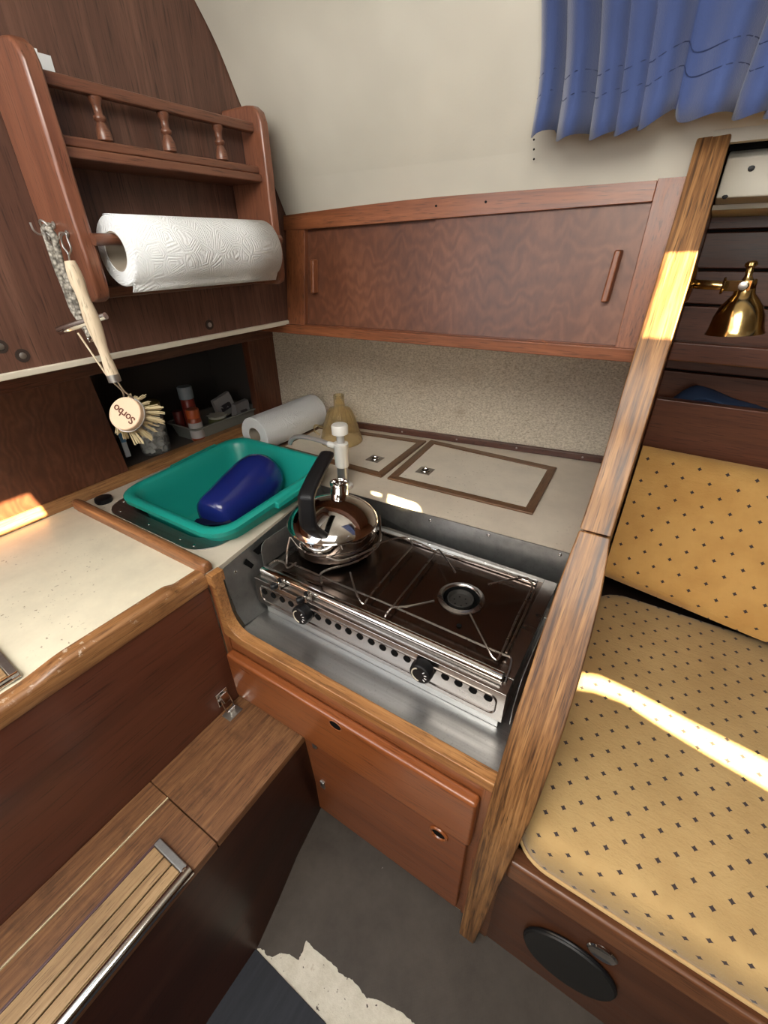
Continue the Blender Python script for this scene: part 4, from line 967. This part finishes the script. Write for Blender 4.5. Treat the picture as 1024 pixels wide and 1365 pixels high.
sh = thing('upper_shelf_rail', 'reddish shelf with front rail running under the brass lamp', 'shelf', (.5, .95, .85))
za, zb = at(895, 455, 1, .95).z, at(895, 481, 1, .95).z
obj('front_rail', box(B(), -.011, 2.2, .95, .968, zb, za), shelf_w, sh, bevel=.003)
obj('shelf_board', box(B(), -.011, 2.2, .968, 1.09, zb + .002, zb + .014), shelf_w, sh)
sh = thing('lower_shelf_board', 'tall red-brown board behind the backrest cushion with a shelf behind it', 'shelf', (.5, 1.0, .7))
za, zb = at(880, 531, 1, 1.0).z, .60
obj('front_board', box(B(), -.011, 2.2, 1.0, 1.018, zb, za), shelf_w, sh, bevel=.003)
obj('shelf_board', box(B(), -.011, 2.2, 1.018, 1.09, za - .055, za - .043), shelf_w, sh)
q = thing('blue_cloth', 'folded dark blue cloth lying on the lower shelf behind the board', 'cloth', (.08, 1.05, za - .043))
bm = B(); rings = []
for i in range(25):
    t = i / 24; x = .0 + .24 * t; hgt = .068 * (math.sin(min(1, t * 4) * 1.57) * (1 - t) ** .75) + .006
    zb_ = za - .043; ring = []
    for k in range(16):
        a = k * 6.2832 / 16; ring.append(V((x, 1.052 + .028 * math.cos(a), zb_ + hgt * (.5 + .5 * math.sin(a)) + .002 * math.sin(a * 3 + x * 60))))
    rings.append(ring)
loft(bm, rings); obj('folded_cloth', bm, plain('navy_cloth', (.012, .028, .075), .9), q, smooth=80)
for k in range(3):
    pts = [V((.02 + .2 * t, 1.024 - .001 * k, za - .043 + (.068 * (math.sin(min(1, t * 4) * 1.57) * (1 - t) ** .75)) * (.75 - .2 * k) + .006)) for t in [i / 12 for i in range(13)]]
    obj('fold_edge', tube(B(), pts, .0022, 6), plain('navy_fold', (.02, .045, .11), .9), q)
# brass lamp
lm = thing('brass_lamp', 'small brass swivel lamp with bell shade beside the oak post', 'lamp', (-.012, .75, .98))
Yl = .75
def lq(u, v, y=Yl): return at(u, v, 1, y)
T_ = lq(992, 392); Bm = lq(979, 444); axl = (Bm - T_).normalized()
L = (Bm - T_).length
pf = [(.0085, -.010), (.0105, -.006), (.0115, 0), (.016, L * .12), (.022, L * .30), (.0265, L * .55), (.0290, L * .85), (.0310, L * .98), (.0318, L), (.030, L), (.027, L * .80), (.020, L * .35), (.0, L * .15)]
obj('shade', lathe(B(), pf, T_, axl, 40), brass, lm, smooth=50)
obj('collar', lathe(B(), [(.0095, -.016), (.0105, -.014), (.0105, -.004), (.0095, -.002)], T_, axl, 28), brass, lm)
obj('switch_knob', lathe(B(), [(.0035, -.036), (.0062, -.034), (.0064, -.031), (.004, -.029), (.0038, -.020), (.006, -.016)], T_, axl, 20), brass, lm)
a0 = V((-.0118, .78, lq(925, 384).z)); a1 = lq(946, 380); a2 = lq(962, 381); a3 = lq(990, 380)
obj('wall_plate', lathe(B(), [(.022, 0), (.024, .002), (.020, .006), (.008, .008)], V((-.0118, .765, a1.z)), (1, 0, 0), 28), brass, lm)
obj('arm', tube(B(), [V((-.008, .765, a1.z)), a1, a2], [.0055, .0055, .0048], 12), brass, lm)
obj('pivot_disc', lathe(B(), [(.009, 0), (.010, .0015), (.009, .003)], a2, (1, 0, 0), 20), brass, lm)
obj('bracket', hexa(B(), [a2 + V((.002, -.002, -.006)), a2 + V((.002, .002, -.006)), a2 + V((.002, .002, .006)), a2 + V((.002, -.002, .006))], [a3 + V((.008, -.012, -.006)), a3 + V((.008, -.008, -.006)), a3 + V((.008, -.008, .006)), a3 + V((.008, -.012, .006))]), brass, lm, bevel=.0006)
screw('bracket_screw', a3 + V((0, -.0125, 0)), (-.1, -1, 0), galv, lm, .0050, .0022)
# curtain
ct = thing('blue_curtain', 'blue gathered curtain hanging over the cabin window at the top', 'curtain', (.05, .66, 1.38))
bm = B(); rows = []
N = 340; x0_, x1_ = -.222, .62
folds = [(-.215, .006), (-.185, .010), (-.160, .008), (-.135, .010), (-.10, .012), (-.065, .008), (-.03, .013), (.02, .012), (.07, .012), (.12, .012), (.18, .012), (.25, .012)]
for j in range(15):
    t = j / 14; row = []
    for i in range(N + 1):
        s = i / N; x = x0_ + (x1_ - x0_) * s
        ph = 2 * math.pi * (s * 27 + .35 * math.sin(s * 17) + .25 * math.sin(s * 41 + 1)) + .5 * math.sin(t * 2.3 + s * 9)
        am = (.0125 - .005 * t) * (1 + .45 * math.sin(s * 37))
        dy = am * (math.sin(ph) + .25 * math.sin(2 * ph + 1))
        zb = 1.1425 + .003 * math.sin(s * 30 + 1.9) + .0035 * math.sin(ph + 1) + .008 * math.exp(-((s - .175) / .012) ** 2)
        if s < .025: zb += .004
        z = zb + (1.395 - zb) * t
        y = .700 - .135 * max(0, (z - 1.20) / .20) ** 1.3 - .012 + dy
        y += .0016 * (1 if .10 < t < .19 else 0)
        row.append(V((x + .006 * math.cos(ph) + .004 * math.sin(t * 4 + s * 20), y, z)))
    rows.append(row)
loft(bm, rows, cap=False, closed=False); obj('fabric', bm, curtain, ct, solid=.0012, smooth=80)
for j in (2, 3):
    obj('hem_stitch', tube(B(), [p + V((0, -.0011, 0)) for p in rows[j][::2]], .0006, 4), plain('hem_thread', (.015, .028, .09), .8), ct)
obj('rod', tube(B(), [(-.24, .572, 1.388), (.64, .572, 1.388)], .004, 10), galv, ct)
# ------------------------------------------------------------------ side panel, latch, step
sp_ = thing('locker_front', 'dark red-brown panel below the cream worktop beside the step', 'panel', (-.58, 0, .25))
obj('panel_sheet', box(B(), -.585, -.5725, -.6, .3265, .235, .5435), dark_panel, sp_, bevel=.001)
la = thing('toggle_latch', 'chrome toggle latch in the corner between dark panel and step', 'latch', at(300, 940, 0, -.570))
p = at(297, 930, 0, -.5715)
obj('upper_plate', box(B(), -.5722, -.5695, p.y - .013, p.y + .013, p.z - .015, p.z + .020), chrome, la, bevel=.001)
obj('lever', hexa(B(), [p + V((.004, -.008, .016)), p + V((.004, .008, .016)), p + V((.012, .007, -.002)), p + V((.012, -.007, -.002))], [p + V((.007, -.008, .017)), p + V((.007, .008, .017)), p + V((.015, .007, -.001)), p + V((.015, -.007, -.001))]), chrome, la, bevel=.0012)
obj('rivet', lathe(B(), [(.005, 0), (.0045, .003), (0, .0035)], p + V((.003, 0, .010)), (1, 0, 0), 16), galv, la)
for s in (-1, 1): obj('bail_wire', tube(B(), smooth_path([p + V((.008, .009 * s, .004)), p + V((.013, .0095 * s, -.010)), V((-.553, p.y + .009 * s, .262))], 4), .0015, 8), chrome, la)
obj('bail_bar', tube(B(), [V((-.553, p.y - .009, .262)), V((-.553, p.y + .009, .262))], .0017, 8), chrome, la)
obj('lower_plate', box(B(), -.565, -.541, p.y - .016, p.y + .016, .2503, .2525), galv, la, bevel=.0008)
obj('catch_hook', hexa(B(), [(-.556, p.y - .006, .2525), (-.556, p.y + .006, .2525), (-.548, p.y + .006, .2525), (-.548, p.y - .006, .2525)], [(-.551, p.y - .006, .263), (-.551, p.y + .006, .263), (-.548, p.y + .006, .264), (-.548, p.y - .006, .264)]), chrome, la, bevel=.001)
sb = thing('companionway_step', 'brown wooden step box with slatted tread and chrome edge', 'step', (-.48, 0, 0))
obj('top_board', box(B(), -.5725, -.4005, .1275, .3305, .232, .250), step_w, sb, bevel=.002)
obj('top_board', box(B(), -.5725, -.5235, -.6, .127, .232, .250), step_w, sb, bevel=.002)
obj('brass_strip', box(B(), -.5233, -.5218, -.6, .127, .232, .2505), plain('pale_inlay', (.75, .62, .40), .4), sb)
obj('lid_board', box(B(), -.5212, -.4005, -.6, .1262, .232, .2498), step_w, sb, bevel=.0015)
sby = [(-.6, -.300), (-.1, -.330), (.0, -.341), (.10, -.339), (.16, -.352), (.24, -.372), (.331, -.387)]
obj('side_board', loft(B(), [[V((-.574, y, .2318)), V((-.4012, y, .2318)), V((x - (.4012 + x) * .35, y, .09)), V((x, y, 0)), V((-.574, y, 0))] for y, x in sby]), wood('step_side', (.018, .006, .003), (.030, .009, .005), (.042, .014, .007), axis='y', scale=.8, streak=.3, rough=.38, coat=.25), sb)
p = at(362, 1145, 0, -.372)
obj('finger_pull', lathe(B(), [(.013, 0), (.0135, .001), (.010, .0015), (.009, .0006), (0, .0003)], V((-.3825, p.y, p.z)), (1, .1, .25), 26), plain('worn_wood_ring', (.20, .10, .05), .4), sb)
obj('tread_frame', box(B(), -.4785, -.4745, -.6, .083, .2498, .2555), plain('purple_brown_strip', (.09, .045, .05), .35), sb, bevel=.001)
obj('end_cap', box(B(), -.4765, -.401, .0715, .0835, .2498, .2585), plate_s, sb, bevel=.002)
xs = [(-.4738, -.4505), (-.4485, -.4325), (-.4305, -.4140)]
for a, b in xs: obj('tread_slat', box(B(), a, b, -.6, .0712, .2498, .2560), tread_w, sb, bevel=.0012)
obj('tread_base', box(B(), -.4745, -.404, -.6, .0712, .2498, .2530), black_m, sb)
rings = [[V((-.4045 + math.cos(t) * .0090, y, .2520 + math.sin(t) * .0080)) for t in [k * 6.2832 / 18 for k in range(18)]] for y in (-.6, .080, .0825)]
obj('chrome_edge', loft(B(), rings), chrome, sb)
obj('edge_rivet', lathe(B(), [(.0035, 0), (.003, .001), (0, .0012)], (-.408, .0765, .2588), n=14), chrome, sb)
# second tread lying at the very left on the worktop
tr = thing('loose_tread', 'corner of a slatted tread with chrome edge lying on the cream worktop', 'tread', (-.62, 0, .565))
e1 = at(36, 905, 2, .570); e2 = at(4, 869, 2, .570)
dirr = V((0, -1, 0)); 
def quad(a, b, l, z0, z1): return prism(B(), [V((a.x, a.y, z0)), V((b.x, b.y, z0)), V((b.x, b.y, z0)) + dirr * l, V((a.x, a.y, z0)) + dirr * l], (0, 0, z1 - z0))
ea = V((-.6015, .066, 0)); eb = V((-.700, .070, 0))
obj('end_cap', quad(ea, eb, .010, .5655, .5735), plate_s, tr, bevel=.0012)
for k in range(3):
    a = ea.lerp(eb, .14 + .29 * k) + V((0, -.0105, 0)); b = ea.lerp(eb, .40 + .29 * k) + V((0, -.0105, 0))
    obj('tread_slat', quad(a, b, .5, .5655, .5725), tread_w, tr, bevel=.001)
obj('chrome_edge', tube(B(), [V((-.606, .0655, .5705)), V((-.606, -.45, .5705))], .0048, 16), chrome, tr)
# ------------------------------------------------------------------ floor coverings
torn = [(338, 1261), (343, 1264), (352, 1266), (356, 1274), (363, 1276), (374, 1270), (386, 1272), (398, 1280), (401, 1272), (404, 1268), (408, 1254), (413, 1258), (420, 1266), (434, 1277), (448, 1289), (452, 1297), (462, 1303), (470, 1306), (477, 1314), (483, 1324), (489, 1331), (499, 1332), (510, 1336), (522, 1343), (535, 1349), (545, 1358), (554, 1366), (590, 1395), (640, 1440)]
fl = [at(u, v, 2, 0) for u, v in torn]
random.seed(11); f2 = []
for a, b in zip(fl, fl[1:]):
    for k in range(4):
        q = a.lerp(b, k / 4); q = q + V((random.uniform(-1, 1), random.uniform(-1, 1), 0)) * (.0009 if k else 0); f2.append(q)
f2.append(fl[-1])
vp = [(p.x, p.y, .0003) for p in f2] + [(.12, -.30, .0003), (.14, -.9, .0003), (1.6, -.9, .0003), (1.6, .3225, .0003), (-.02, .3225, .0003), (-.054, .330, .0003), (-.388, .3305, .0003), (-.374, .24, .0003), (-.354, .16, .0003)]
fv = thing('floor_vinyl', 'worn dark grey floor covering with a torn edge', 'floor covering', (0, .2, 0))
obj('sheet', prism(B(), vp, (0, 0, .0022)), vinyl, fv, smooth=0)
a = at(338, 1262, 2, 0); b = at(434, 1364, 2, 0); e = b + (b - a) * 5
fm = thing('dark_mat', 'dark blue-black ribbed mat in the bottom corner beside the step box', 'mat', (a.x, a.y, 0))
obj('mat_sheet', prism(B(), [(a.x - .003, a.y, .0003), (b.x, b.y, .0003), (e.x, e.y, .0003), (e.x, -.6, .0003), (-.30, -.6, .0003), (-.345, 0, .0003)], (0, 0, .004)), mat_m, fm, bevel=.0008)
